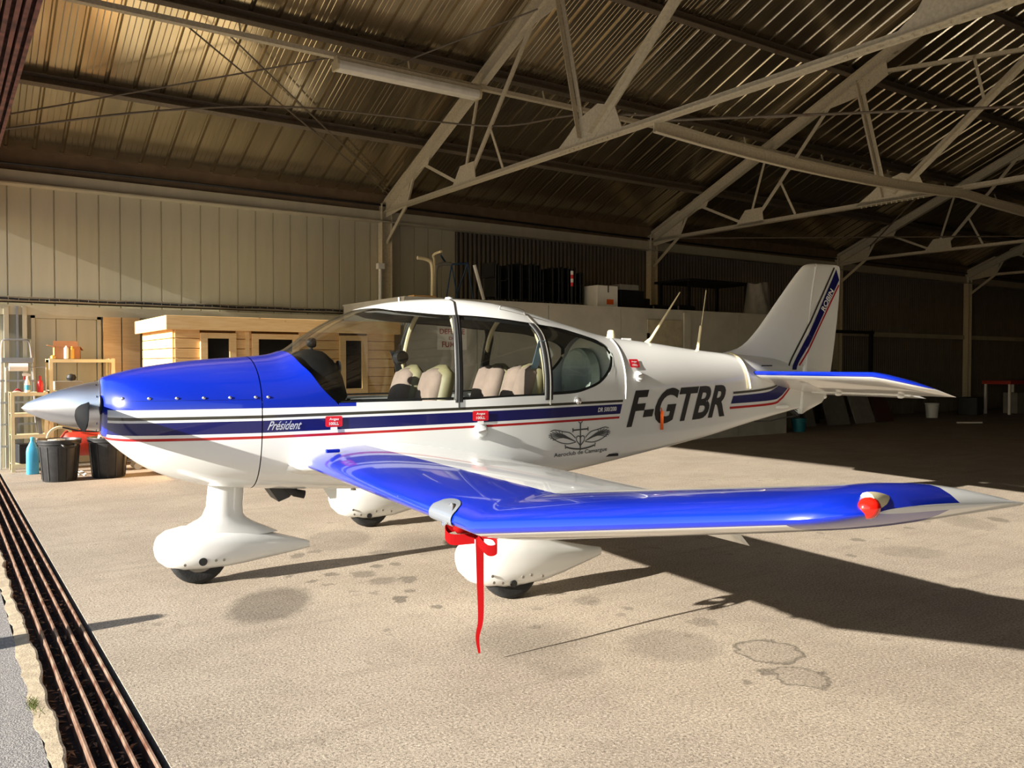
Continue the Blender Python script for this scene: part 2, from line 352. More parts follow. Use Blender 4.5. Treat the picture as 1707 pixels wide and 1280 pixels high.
# far gable, opposite wall, front gable above the door
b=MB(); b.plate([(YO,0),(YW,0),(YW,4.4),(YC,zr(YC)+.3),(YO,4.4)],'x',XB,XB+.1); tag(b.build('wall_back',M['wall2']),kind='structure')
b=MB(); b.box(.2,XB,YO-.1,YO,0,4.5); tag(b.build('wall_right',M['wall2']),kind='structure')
b=MB(); b.plate([(YO,3.55),(YW,3.55),(YW,4.4),(YC,zr(YC)+.3),(YO,4.4)],'x',.02,.1); tag(b.build('wall_front',M['track']),kind='structure')
TL=['outermost rusty sliding door track under the gable','second rusty sliding door track from outside','third rusty sliding door track from outside','innermost rusty sliding door track under the gable']
for i,lb in enumerate(TL):
    x=.2+i*.095; b=MB(); b.prof((x,YO,3.55),(x,YW-.05,3.55),[(-.038,-.05),(-.012,-.05),(-.012,-.042),(-.03,-.042),(-.03,.05),(.03,.05),(.03,-.042),(.012,-.042),(.012,-.05),(.038,-.05),(.038,.06),(-.038,.06)])
    tag(b.build('door_track',M['track']),lb,'track','sliding door tracks overhead')

# ------------------------------------------------------------------ trusses
def Lp(w,t=.008,fx=1): return [(0,0),(fx*w,0),(fx*w,t),(fx*t,t),(fx*t,w),(0,w)]
def make_truss():
    t=empty('roof_truss',(6.55,0,0)); st=M['steel']
    I=lambda h,w,f=.012,g=.008:[(-w/2,-h/2),(w/2,-h/2),(w/2,-h/2+f),(g/2,-h/2+f),(g/2,h/2-f),(w/2,h/2-f),(w/2,h/2),(-w/2,h/2),(-w/2,h/2-f),(-g/2,h/2-f),(-g/2,-h/2+f),(-w/2,-h/2+f)]
    for sg in (1,-1):
        Y=lambda y:YC+sg*(y-YC)
        b=MB(); b.prof((0,Y(13.62),zr(13.62)-.02),(0,YC,zr(YC)-.02),I(.19,.11)); b.build('rafter',st,t)
        b=MB(); b.prof((0,Y(13.52),0),(0,Y(13.52),4.25),I(.2,.16),up=(1,0,0)); b.box(-.15,.15,Y(13.52)-.15,Y(13.52)+.15,0,.02); b.build('column',st,t)
        for x in (.006,-.006):
            b=MB(); b.prof((x,Y(13.5),4.1),(x,YC,4.1),Lp(.075,.009,1 if x>0 else -1)); b.build('bottom_chord',st,t)
        webs=[((12.25,4.74),(11.05,4.2),.05),((12.4,4.68),(12.72,4.12),.06),((12.72,4.12),(13.48,3.57),.07),((10.42,5.5),(10.85,4.2),.05),((8.95,6.12),(10.7,4.2),.07),((10.15,4.86),(9.8,4.18),.045),((8.55,6.25),(8.05,4.2),.085),((7.85,4.22),(3.6,7.66),.10),((8.2,6.3),(5.7,5.95),.06),((6.62,6.1),(6.45,5.36),.045),((5.75,5.98),(5.9,7.42),.055),((3.5,4.15),(3.5,8.35),.06)]
        for i,(p,q,w) in enumerate(webs):
            if sg<0 and i==len(webs)-1: continue
            b=MB()
            if w>=.08:
                b.prof((.005,Y(p[0]),p[1]),(.005,Y(q[0]),q[1]),Lp(w*.8,.008),up=(1,0,0)); b.prof((-.005,Y(p[0]),p[1]),(-.005,Y(q[0]),q[1]),[(-a,-c) for a,c in Lp(w*.8,.008)],up=(1,0,0))
            else: b.prof((0,Y(p[0]),p[1]),(0,Y(q[0]),q[1]),[(a-w/2,c) for a,c in Lp(w,.007)],up=(1,0,0))
            b.build('knee_brace' if i==2 else 'strut',st,t)
        pl=[[(13.6,4.0),(12.7,4.1),(12.55,4.62),(12.75,4.68),(13.6,4.32)],[(12.45,4.55),(12.3,4.85),(11.75,5.05),(11.95,4.65),(12.25,4.6)],[(11.2,4.12),(10.5,4.12),(10.55,4.42),(10.95,4.42)],[(8.6,4.12),(7.3,4.12),(7.45,4.45),(7.75,4.55),(8.1,4.45),(8.3,4.3)],[(9.25,5.9),(8.75,5.95),(8.4,6.0),(8.0,6.2),(8.05,6.5),(9.2,6.05)]]
        if sg>0: pl+=[[(4.1,4.08),(2.9,4.08),(3.2,4.28),(3.35,4.5),(3.65,4.5),(3.8,4.28)],[(4.2,8.0),(2.8,8.0),(3.1,7.5),(3.9,7.5)]]
        for p in pl:
            b=MB(); b.plate([(Y(a),c) for a,c in p],'x',-.006,.006); b.build('gusset_plate',st,t)
        b=MB()
        for yy in [7.35+.09*i for i in range(13)]+([2.8+.1*i for i in range(17)] if sg>0 else []):
            for x in (-.06,.06): b.lathe([(.014,0),(.014,.016),(.008,.016),(.008,.028)],(x*.75,Y(yy),4.1-.028 if x<0 else 4.109),6)
        for yy,z in [(13.3,4.3),(13.1,4.3),(12.9,4.3),(13.2,4.45),(12.95,4.5),(8.9,6.05),(8.6,6.1),(8.4,6.15),(8.7,6.2),(8.2,6.3),(8.45,6.3)]:
            b.lathe([(.012,-.022),(.012,.022)],(0,Y(yy),z),6,axis='x')
        bo=b.build('bolts',M['steel'],t); tag(bo,kind='stuff')
    return t
tr0=make_truss(); tag(tr0,'cream steel roof truss nearest the door, above the aircraft cabin','roof truss','roof trusses')
for x,lb in ((12.98,'second steel roof truss from the door, ahead of the fin'),(19.72,'third steel roof truss from the door, in shade behind the fin'),(26.35,'fourth steel roof truss from the door, in the dark far bay')):
    tag(copy_tree(tr0,None,(x,0,0)),lb,'roof truss','roof trusses')
chn=[(-.03,-.07),(.03,-.07),(.03,-.06),(-.02,-.06),(-.02,.06),(.03,.06),(.03,.07),(-.03,.07)]
for a,c,lb in ((6.55,12.98,'sagging channel tie between the first and second trusses'),(12.98,19.72,'channel tie between the second and third trusses'),(19.72,26.35,'channel tie between the third and fourth trusses')):
    b=MB(); n=8
    for i in range(n):
        s=lambda t:4.06-.10*4*t*(1-t)
        b.prof((a+(c-a)*i/n,6.78,s(i/n)),(a+(c-a)*(i+1)/n,6.78,s((i+1)/n)),chn)
    tag(b.build('tie_beam',M['steel']),lb,'beam','lengthwise tie beams')
# lighter cable trunking hung under the second purlin, with a batten lamp
b=MB(); b.prof((.3,10.32,5.42),(XB-.5,10.32,5.42),[(-.045,-.03),(.045,-.03),(.045,.03),(.035,.03),(.035,-.02),(-.035,-.02),(-.035,.03),(-.045,.03)]); 
for i in range(14):
    x=.8+i*2.3; b.beam((x,10.36,5.44),(x,10.42,5.62),.03,.01,up=(1,0,0))
trk=b.build('cable_trunking',M['steel']); tag(trk,'long cream steel trunking running under the purlin with the lamp','trunking')
b=MB(); b.tube([(.4+i*.33,10.36+.01*math.sin(i*1.7),5.462+.006*math.sin(i*2.3)) for i in range(60)],.012,6)
b.build('lamp_cable',M['zinc'],trk)
lp=empty('batten_lamp',(5.35,10.25,5.27)); tag(lp,'long dusty fluorescent batten lamp hung below the roof trunking','lamp')
b=MB(); b.box(-1.08,1.08,-.06,.06,.06,.12); b.build('housing',M['steel'],lp,bevel=.008)
b=MB(); b.prof((-1.06,0,0),(1.06,0,0),[(-.09,.06),(-.1,.0),(-.075,-.055),(.075,-.055),(.1,0),(.09,.06)]); b.build('diffuser',M['diff'],lp,bevel=.012)
for s in (-1,1):
    b=MB(); b.prof((s*1.06,0,0),(s*1.09,0,0),[(-.095,.065),(-.105,.0),(-.08,-.06),(.08,-.06),(.105,0),(.095,.065)]); b.build('end_cap',M['cream'],lp)
def wire(name,pts,r,lb,cat='brace rod',m='steeld',k=5,group=None,buckle=None):
    b=MB(); b.tube(smooth_path(pts,k),r,6)
    if buckle:
        p=Vector(buckle[0]); d=(Vector(pts[-1])-Vector(pts[0])).normalized()*.15; b.tube([p-d,p-d*.8,p+d*.8,p+d],[r,.022,.022,r],6)
    tag(b.build(name,M[m],smooth=True),lb,cat,group)
wire('brace_rod',[(2.45,10.5,5.5),(6.5,13.3,4.4)],.011,'thin diagonal brace rod from the trunking down to the first column',group='roof brace rods')
wire('brace_rod',[(2.95,10.5,5.5),(6.5,13.25,4.45)],.011,'second thin brace rod crossing beside the first toward the column',group='roof brace rods')
wire('brace_rod',[(.55,12.6,4.55),(4.3,10.5,5.45)],.011,'thin brace rod rising from the door gable toward the lamp',group='roof brace rods')
wire('brace_rod',[(5.2,10.36,5.5),(6.5,8.9,6.05)],.011,'short brace rod from the lamp trunking up to the first truss',group='roof brace rods')
wire('brace_rod',[(6.55,6.85,4.13),(12.98,1.0,4.13)],.015,'horizontal brace rod with turnbuckle between the first two trusses',group='roof brace rods',buckle=((7.55,5.94,4.13),))
wire('brace_rod',[(12.98,12.9,4.12),(19.72,7.9,4.12)],.015,'horizontal brace rod in the second bay above the fin',group='roof brace rods')
wire('brace_rod',[(12.98,7.5,4.1),(19.72,12.6,4.45)],.015,'brace rod crossing the dim second bay toward the third column',group='roof brace rods')
wire('slack_cable',[(.6,11.0,4.05),(2.2,10.9,4.5),(4.0,10.8,4.83),(6.55,10.2,4.85),(6.6,8.3,4.55),(6.6,6.85,4.2)],.013,'slack pale cable looping from the door track to the first truss','cable')

# ------------------------------------------------------------------ aircraft materials
def paint(name,c,coat=.8,rough=.28,var=.02):
    return mat(name,c,rough,var=var,scale=3,coat=coat,spec=.5)
BLUE=(4,34,152); DIMBLUE=(10,14,84); RED=(168,20,24); WHITE=(224,225,223); OLIVE=(52,50,40)  # stripe blue is the cowl paint darkened, weaker sky reflection put into colour
M['awhite']=paint('white aircraft paint',WHITE)
M['ablue']=paint('glossy royal blue paint',BLUE)
M['dimblue']=paint('navy stripe vinyl',DIMBLUE,.3,.4); M['stred']=paint('red stripe vinyl',RED,.3,.4); M['olive']=paint('dark stripe vinyl',OLIVE,.3,.4)
M['regblack']=paint('black lettering',(26,26,26),.1,.5)
M['greyprint']=paint('grey printed emblem',(70,72,74),.1,.5)
M['silverprint']=paint('silver lettering',(176,180,190),.2,.4)
M['whiteprint']=paint('white lettering',(225,225,225),.2,.4)
M['chrome']=mat('polished aluminium',(236,236,238),.33,1.0,var=.03,scale=3)
M['dullalu']=mat('brushed metal plate',(150,146,138),.4,.8,var=.1)
M['trim']=mat('charcoal canopy frame',(50,50,50),.5,var=.08)
M['liner']=mat('grey cabin lining',(92,90,86),.8,var=.06)
M['linerd']=mat('dark cabin lining',(40,40,40),.8,var=.06)
M['bulk']=mat('pale cabin bulkhead',(196,198,190),.6,var=.06)
M['seat']=mat('beige velour seat',(132,114,102),.9,var=.08,scale=9,bump=.15,bscale=120)
M['seatside']=mat('tan leather seat side',(128,120,88),.6,var=.06)
M['blackp']=mat('matt black plastic',(14,15,16),.45,var=.1)
M['bladeblack']=mat('satin black blade',(8,8,9),.7,var=.05,spec=.03)
M['tyre']=mat('tyre rubber',(24,24,24),.75,var=.15,scale=20,bump=.2,bscale=60)
M['belt']=mat('blue grey belt webbing',(92,112,126),.7,var=.05)
M['redglass']=mat('red lamp glass',(200,24,14),.15,var=0,coat=.6)
M['tagred']=paint('red fuel placard',(206,22,40),.2,.4)
M['ribbonred']=mat('red nylon ribbon',(124,2,5),.8,var=.06,spec=.1)
def glass(name,tint,gl=.06,rough=.0):
    k=NT(name); k.n.remove(k.b); out=k.n['Material Output']
    t=k.new('ShaderNodeBsdfTransparent'); t.inputs[0].default_value=tint
    g=k.new('ShaderNodeBsdfGlossy'); g.inputs['Roughness'].default_value=rough; g.inputs[0].default_value=(1,1,1,1)
    ge=k.new('ShaderNodeNewGeometry'); dt=k.new('ShaderNodeVectorMath',operation='DOT_PRODUCT'); k.link(ge.outputs['Normal'],dt.inputs[0]); k.link(ge.outputs['Incoming'],dt.inputs[1])
    ca=k.math('SUBTRACT',1.0,k.math('ABSOLUTE',dt.outputs['Value'])); fz=k.math('ADD',.06,k.math('MULTIPLY',k.math('POWER',ca,5.0),.9),True)
    mx=k.new('ShaderNodeMixShader'); k.link(fz,mx.inputs[0]); k.link(t.outputs[0],mx.inputs[1]); k.link(g.outputs[0],mx.inputs[2]); k.link(mx.outputs[0],out.inputs[0])
    return k.m
M['glass']=glass('clear canopy plexiglass',(.74,.77,.77,1))
M['glassd']=glass('clear lamp cover',(.8,.83,.85,1))
def livery():
    k=NT('white paint with blue cowl and side stripes'); sep=k.new('ShaderNodeSeparateXYZ'); k.link(k.obj,sep.inputs[0]); u=sep.outputs[0]; z=sep.outputs[2]
    zz=k.math('SUBTRACT',z,k.math('MULTIPLY',k.math('MAXIMUM',k.math('SUBTRACT',u,1.3),0.0),.0125))
    gt=lambda a,b:k.math('GREATER_THAN',a,b)
    lt=lambda a,b:k.math('LESS_THAN',a,b)
    end=lt(u,k.math('ADD',4.10,k.math('MULTIPLY',k.math('SUBTRACT',z,1.05),.3)))
    band=lambda lo,hi:k.math('MULTIPLY',k.math('MULTIPLY',gt(zz,lo),lt(zz,hi)),end)
    c=k.mix(k.math('MULTIPLY',k.ramp(k.noise(2,3),.4,.7),.06),lin(WHITE),lin((190,188,180)))
    c=k.mix(band(1.109,1.128),c,lin(OLIVE)); c=k.mix(band(1.018,1.094),c,lin(DIMBLUE)); c=k.mix(band(.981,.998),c,lin(RED))
    blue=k.math('MULTIPLY',gt(z,1.172),lt(u,1.9)); nose=k.math('MULTIPLY',lt(u,.452),gt(z,1.0))
    c=k.mix(k.math('MAXIMUM',blue,nose),c,lin(BLUE))
    seam=k.math('MULTIPLY',k.math('MULTIPLY',gt(z,1.224),lt(z,1.228)),lt(u,1.31)); c=k.mix(k.math('MULTIPLY',seam,.6),c,lin((4,12,60)))
    k.link(c,k.b.inputs['Base Color']); k.b.inputs['Roughness'].default_value=.3; k.b.inputs['Coat Weight'].default_value=.8; k.b.inputs['Coat Roughness'].default_value=.04
    return k.m
M['livery']=livery()

# ------------------------------------------------------------------ aircraft body surface
def pchip(xs,ys):
    n=len(xs); h=[xs[i+1]-xs[i] for i in range(n-1)]; d=[(ys[i+1]-ys[i])/h[i] for i in range(n-1)]
    m=[0.0]*n; m[0]=d[0]; m[-1]=d[-1]
    for i in range(1,n-1):
        if d[i-1]*d[i]>0:
            w1=2*h[i]+h[i-1]; w2=h[i]+2*h[i-1]; m[i]=(w1+w2)/(w1/d[i-1]+w2/d[i])
    def f(x):
        if x<=xs[0]: return ys[0]
        if x>=xs[-1]: return ys[-1]
        i=0
        while x>xs[i+1]: i+=1
        t=(x-xs[i])/h[i]; t2=t*t; t3=t2*t
        return (2*t3-3*t2+1)*ys[i]+(t3-2*t2+t)*h[i]*m[i]+(-2*t3+3*t2)*ys[i+1]+(t3-t2)*h[i]*m[i+1]
    return f
def K(*p): return pchip([a for a,b in p],[b for a,b in p])
f_zt=K((.44,1.365),(.50,1.385),(.68,1.43),(1.01,1.475),(1.28,1.495),(1.44,1.51),(1.56,1.545),(1.72,1.655),(1.85,1.735),(1.98,1.80),(2.12,1.85),(2.35,1.90),(2.58,1.925),(2.78,1.935),(3.08,1.92),(3.46,1.85),(3.80,1.77),(4.22,1.68),(4.72,1.63),(5.27,1.57),(5.6,1.545),(6.0,1.53),(6.65,1.50))
f_zb=K((.44,.99),(.50,.93),(.56,.875),(.68,.785),(.89,.695),(1.08,.645),(1.39,.612),(1.8,.585),(2.2,.572),(3.0,.575),(3.4,.592),(3.7,.62),(4.5,.72),(5.15,.805),(5.85,.92),(6.65,1.03))
f_w=K((.44,.27),(.50,.35),(.58,.405),(.75,.45),(1.0,.49),(1.31,.525),(1.8,.555),(2.3,.57),(2.8,.57),(3.3,.545),(3.7,.50),(4.1,.445),(4.7,.36),(5.3,.27),(5.9,.175),(6.35,.085),(6.65,.03))
f_zm=K((.44,1.17),(1.3,1.17),(1.6,1.18),(3.5,1.18),(4.2,1.2),(6.65,1.24))
f_nu=K((.44,2.1),(1.3,2.1),(1.7,2.1),(2.3,2.5),(3.0,2.5),(3.8,2.3),(4.3,2.2),(6.65,2.2))
f_nl=K((.44,2.2),(.8,2.3),(1.31,2.6),(1.9,3.4),(2.6,5.),(3.6,9.),(6.65,12.))
def F(u,th,off=0.0):
    """surface point (u,v,z); th=0 port waist, pi/2 top, pi starboard, -pi/2 keel"""
    w=f_w(u)-off; zm=f_zm(u); c=math.cos(th); s=math.sin(th)
    if s>=0: n=f_nu(u); H=f_zt(u)-zm-off
    else: n=f_nl(u); H=zm-f_zb(u)-off
    r=(abs(c)**n+abs(s)**n)**(-1/n)
    return (u,w*r*c,zm+H*r*s)
def side_v(u,z):
    w=f_w(u); zm=f_zm(u)
    if z>=zm: n=f_nu(u); H=f_zt(u)-zm
    else: n=f_nl(u); H=zm-f_zb(u)
    r=min(1,abs(z-zm)/H); return w*(1-r**n)**(1/n)

f_base=K((0.0,1.785),(.03,1.773),(.133,1.724),(.276,1.674),(.523,1.625),(.82,1.576),(1.211,1.551),(1.437,1.54),(1.571,1.535))   # windscreen foot
f_roof=K((.87,2.68),(1.026,2.267),(1.252,2.144),(1.385,2.09),(1.571,2.06))                                                # roof front edge
f_door=K((0,2.612),(.389,2.622),(.87,2.672),(1.17,2.73))
f_w23=K((0,3.385),(.3,3.39),(.7,3.39),(.98,3.33))
f_lo=K((1.7,.03),(2.131,.025),(2.6,.022),(3.045,.04),(3.329,.05),(3.637,.071),(3.80,.13),(3.884,.184),(3.995,.338),(4.057,.5),(4.086,.66))
f_hi=K((2.06,1.571),(2.09,1.385),(2.144,1.252),(2.267,1.026),(2.68,.87),(3.131,.855),(3.452,.913),(3.699,.974),(3.934,.954),(4.057,.851),(4.086,.68))
lerp=lambda a,b,t:a+(b-a)*t
def loc(p): return (p[0],-p[1],p[2])
PL=empty('light_aircraft',(.413,5.819,0),R(-5.4))
tag(PL,'white low-wing light aircraft with blue nose and wing edges, marked F-GTBR','airplane')
PI=math.pi
SIDES=[1,-1]
def both(b,rows,mi=0):
    for s in SIDES: b.grid([[(p[0],-p[1]*s,p[2]) for p in r] for r in rows],mi)
def each(fn):          # build a part once for the port and once for the starboard side
    global SIDES
    for s in (1,-1): SIDES=[s]; fn()
    SIDES=[1,-1]
def patch(b,uL,uR,lo,hi,ns,nt,off=0,mi=0):
    rows=[]
    for j in range(nt+1):
        t=j/nt; r=[]
        for i in range(ns+1):
            u=lerp(uL(t),uR(t),i/ns); r.append(F(u,lerp(lo(u),hi(u),t),off))
        rows.append(r)
    both(b,rows,mi)
cst=lambda x:(lambda *_:x)
us=[.44,.452,.47,.49,.515,.545,.58,.63,.69,.76,.84,.93,1.02,1.11,1.2,1.303]
b=MB(); nr=64
b.grid([[loc(F(u,-PI+2*PI*k/nr)) for k in range(nr)] for u in us],close=True)
fr=[F(.44,-PI+2*PI*k/nr) for k in range(nr)]
b.grid([[loc(p) for p in fr],[loc((.425,p[1]*.9,1.19+(p[2]-1.19)*.9)) for p in fr],[loc((.43,p[1]*.3,1.19+(p[2]-1.19)*.3)) for p in fr]],close=True)
cowl=b.build('engine_cowling',M['livery'],PL,smooth=True,ang=60)
for v in (.2,-.2):
    b=MB(); b.lathe([(.0,0),(.055,0),(.06,-.012),(.05,-.014),(0,-.004)],(0,0,0),20,axis='x',caps=False); o=b.build('air_intake',M['blackp'],cowl,smooth=True); o.location=(.427,-v,1.2)
b=MB(); b.lathe([(.011,0),(.010,.004),(.005,.007),(0,.008)],(0,0,0),10,axis='y',caps=False); fm=b.mesh('fastener',M['chrome'],True)
for s in (1,-1):
    for u in (.53,.67,.82,.97,1.12,1.27,1.345):
        v=side_v(u,1.24)*s; o=link('fastener',fm,cowl); o.location=(u,-v,1.24)
        if s>0: o.rotation_euler=(R(180)+R(14),0,0)
        else: o.rotation_euler=(R(-14)*-1,0,0)
# fuselage below the waist
b=MB(); us=[1.309+i*(6.62-1.309)/110 for i in range(111)]; nl=72
b.grid([[loc(F(u,-PI*k/nl)) for k in range(nl+1)] for u in us])
b.ngon([loc(F(6.62,-PI*k/nl)) for k in range(nl+1)])
# upper aft deck
ud=[4.086+i*(6.62-4.086)/50 for i in range(51)]
b.grid([[loc(F(u,PI*k/40)) for k in range(41)] for u in ud])
# scuttle in front of the windscreen
patch(b,cst(1.309),lambda t:f_base(t*PI/2),cst(0),cst(PI/2),8,30)
# sill strip under the glass
patch(b,cst(1.785),cst(4.086),cst(0),f_lo,70,4)
fus=b.build('fuselage',M['livery'],PL,smooth=True,ang=50)
b=MB(); patch(b,cst(2.06),cst(4.086),f_hi,cst(PI/2),70,14); roof=b.build('cabin_roof',M['awhite'],PL,smooth=True,ang=60)
# glazing
def W1rows():
    rows=[]
    for j in range(41):
        ph=lerp(.03,PI/2,(j/40)); ue=f_door(ph) if ph<=.87 else f_roof(ph)
        ub=f_base(ph); rows.append([F(lerp(ub,ue,i/40),ph,.004) for i in range(41)])
    return rows
b=MB(); both(b,W1rows()); wsn=b.build('windscreen',M['glass'],PL,smooth=True)
def glazing():
    b=MB(); patch(b,lambda t:f_door(t*.87)+.05,lambda t:f_w23(t*.9)-.03,f_lo,f_hi,20,24,.004); b.build('rear_door_window',M['glass'],PL,smooth=True)
    b=MB(); patch(b,lambda t:f_w23(t*.93)+.03,cst(4.086),f_lo,f_hi,30,24,.004); b.build('quarter_window',M['glass'],PL,smooth=True)
    b=MB(); patch(b,lambda t:f_door(t*.87)-.006,lambda t:f_door(t*.87)+.052,cst(0),f_hi,4,24,-.002); b.build('door_pillar',M['trim'],PL,smooth=True,solid=.02)
    b=MB(); patch(b,lambda t:f_w23(t*.93)-.035,lambda t:f_w23(t*.93)+.035,cst(0),f_hi,4,24,-.002); b.build('rear_pillar',M['trim'],PL,smooth=True,solid=.02)
    def seal(path,wd,off=.008):
        b=MB(); rows=[[],[]]; s=SIDES[0]
        for (u,ph),(du,dp) in zip(path,wd):
            p=F(u,ph,off); q=F(u+du,ph+dp,off); rows[0].append((p[0],-p[1]*s,p[2])); rows[1].append((q[0],-q[1]*s,q[2]))
        b.grid(rows); b.build('window_seal',M['trim'],PL,smooth=True)
    n=30; I=range(n+1)
    seal([(lerp(3.39,4.08,i/n),f_lo(lerp(3.39,4.08,i/n))) for i in I],[(-.02*max(0,(i/n-.6)/.4),.035) for i in I])
    seal([(lerp(3.39,4.08,i/n),f_hi(lerp(3.39,4.08,i/n))) for i in I],[(-.025*max(0,(i/n-.6)/.4),-.05) for i in I])
    seal([(lerp(2.7,3.36,i/n),f_hi(lerp(2.7,3.36,i/n))) for i in I],[(0,-.05)]*(n+1))
    seal([(lerp(1.8,2.6,i/n),.03) for i in I],[(0,.02)]*(n+1))
    seal([(lerp(2.68,3.36,i/n),f_lo(lerp(2.68,3.36,i/n))) for i in I],[(0,.02)]*(n+1))
    s=SIDES[0]
    for nm,f,m,p0,p1,r in (('door_gap',lambda ph:f_door(ph)+.022,'black',-.06,1.29,.006),('hinge_strip',lambda ph:f_w23(ph)+.012,'dullalu',-.06,1.14,.007),('cabin_rear_strip',lambda ph:4.16+.03*ph,'awhite',-.06,1.14,.007)):
        b=MB(); b.tube([(f(ph),-F(f(ph),ph)[1]*s,F(f(ph),ph)[2]) for ph in [p0+i*(p1-p0)/20 for i in range(21)]],r,6); b.build(nm,M[m],PL,smooth=True)
each(glazing)
# strap band around the tail cone
b=MB(); b.tube([(5.64+.05*abs(ph-1.57),-F(5.62,ph,-.002)[1],F(5.62,ph,-.002)[2]) for ph in [.0+i*PI/30 for i in range(31)]],.009,6); b.build('tail_seam_tape',M['cream'],PL,smooth=True)
# cabin inside
b=MB(); b.grid([[loc(F(u,-.02-(PI-.04)*k/24,.03)) for k in range(25)] for u in [1.6+i*.1 for i in range(26)]]); b.build('cabin_lining',M['linerd'],PL,smooth=True)
b=MB(); patch(b,cst(2.12),cst(4.05),lambda u:f_hi(u)+.0,cst(PI/2),40,10,.03); b.build('headliner',M['liner'],PL,smooth=True)
b=MB(); b.ngon([loc(F(4.1,-PI+2*PI*k/48,.02)) for k in range(48)]); b.build('rear_bulkhead',M['bulk'],PL)
b=MB(); b.lathe([(0,0),(.2,0),(.22,.02),(.22,.1),(.2,.12),(0,.12)],(3.96,.0,1.36),24,axis='x',caps=False); b.build('luggage_cover',mat('pale green cover',(168,178,166),.6),PL,smooth=True)
b=MB(); b.box(1.7,4.08,-.45,.45,.72,.74); b.build('cabin_floor',M['linerd'],PL)
pf=[(1.57,1.0),(1.58,1.42),(1.61,1.48),(1.66,1.53),(1.73,1.55),(1.80,1.54),(1.85,1.49),(1.86,1.43),(1.835,1.36),(1.82,1.28),(1.84,1.16),(1.85,1.0)]
b=MB(); rows=[]
for i in range(15):
    v=lerp(-.5,.5,i/14); kk=(1-(abs(v)/.56)**2.4)**(1/2.4); rows.append([loc((u,v,1.0+(z-1.0)*kk)) for u,z in pf])
b.grid(rows); b.ngon(rows[0]); b.ngon(rows[-1]); pan=b.build('instrument_panel',M['blackp'],PL,smooth=True,ang=50)
for v,z,r in ((.3,1.42,.05),(.15,1.43,.045),(.0,1.43,.045),(-.15,1.43,.045),(.3,1.29,.045),(.15,1.29,.045)):
    b=MB(); b.lathe([(r,0),(r,.012),(r*.85,.014),(0,.012)],(1.855 if z>1.35 else 1.835,-v,z),18,axis='x',caps=False); b.build('instrument_dial',M['trim'],pan,smooth=True)
b=MB(); b.lathe([(0,-.035),(.022,-.03),(.034,-.012),(.036,.01),(.03,.03),(0,.036)],(1.76,0,1.595),16,axis='x',caps=False); b.tube([(1.76,0,1.54),(1.76,0,1.58)],.012,8); b.build('compass',M['blackp'],PL,smooth=True)
for s in (1,-1):
    b=MB(); b.tube(smooth_path([(1.83,s*.24,1.15),(1.95,s*.24,1.14),(2.0,s*.24,1.14)],3),.012,8); b.tube(smooth_path([(2.0,s*.24-.15,1.2),(2.0,s*.24-.12,1.14),(2.0,s*.24,1.12),(2.0,s*.24+.12,1.14),(2.0,s*.24+.15,1.2)],3),.014,8); b.build('control_yoke',M['blackp'],PL,smooth=True)
def cushion(b,c0,c1,hw,hd,n=2.6,mi=0,up=Vector((0,1,0))):
    # padded slab from c0 to c1 (its long axis), half width hw along y, half depth hd
    c0,c1=Vector(c0),Vector(c1); ax=(c1-c0); L=ax.length; ax.normalize(); dx=ax.cross(Vector((0,1,0))).normalized()
    rows=[]
    for i in range(13):
        t=-1+2*i/12; k=max(0,1-abs(t)**4.5)**(1/4.5); row=[]
        for j in range(24):
            a=2*PI*j/24; c,s=math.cos(a),math.sin(a); r=(abs(c)**n+abs(s)**n)**(-1/n)
            row.append(c0+ax*(L*(t+1)/2)+Vector((0,1,0))*(hw*c*r*(.35+.65*k))+dx*(hd*s*r*(.1+.9*k)))
        rows.append(row)
    b.grid(rows,mi,close=True); b.ngon(rows[0],mi); b.ngon(rows[-1],mi)
for s in (1,-1):
    so_=MB(); cushion(so_,(2.47,s*.27,.78),(2.645,s*.27,1.44),.2,.075); st=so_.build('front_seat',M['seatside'],PL,smooth=True,ang=80)
    q=MB(); cushion(q,(2.432,s*.27,.84),(2.595,s*.27,1.415),.165,.07); q.build('seat_pad',M['seat'],st,smooth=True,ang=80)
    q=MB(); cushion(q,(2.02,s*.27,.83),(2.48,s*.27,.8),.2,.07); q.build('seat_cushion',M['seat'],st,smooth=True,ang=80)
    so_=MB(); cushion(so_,(3.2,s*.25,.8),(3.40,s*.25,1.45),.22,.075); st=so_.build('rear_seat',M['seatside'],PL,smooth=True,ang=80)
    for dv in (-.09,.09):
        q=MB(); cushion(q,(3.16,s*.25+dv,.86),(3.345,s*.25+dv,1.435),.11,.07); q.build('seat_pad',M['seat'],st,smooth=True,ang=80)
    q=MB(); cushion(q,(2.82,s*.25,.84),(3.25,s*.25,.82),.22,.07); q.build('seat_cushion',M['seat'],st,smooth=True,ang=80)
# roll hoops and belts
for f,nm,m in ((lambda ph:2.63+.06*math.sin(ph),'front_hoop','cream'),(lambda ph:3.385-.02*math.sin(ph),'rear_hoop','cream')):
    b=MB(); b.tube([(f(ph),-F(f(ph),ph,.035)[1],F(f(ph),ph,.035)[2]) for ph in [-.05+i*(PI+.1)/40 for i in range(41)]],.019,8); b.build(nm,M[m],PL,smooth=True)
for pts,m in (([(3.37,-.46,1.62),(3.33,-.42,1.42),(3.26,-.4,1.22)],'belt'),([(3.40,.45,1.62),(3.34,.42,1.42),(3.28,.4,1.22)],'linerd'),([(2.56,.5,1.55),(2.6,.48,1.4),(2.62,.45,1.2)],'linerd')):
    b=MB()
    pp=smooth_path(pts,5); b.grid([[Vector(p)+Vector((-.028,0,0)) for p in pp],[Vector(p)+Vector((.028,0,0)) for p in pp]]); b.build('seat_belt',M[m],PL,solid=.006)
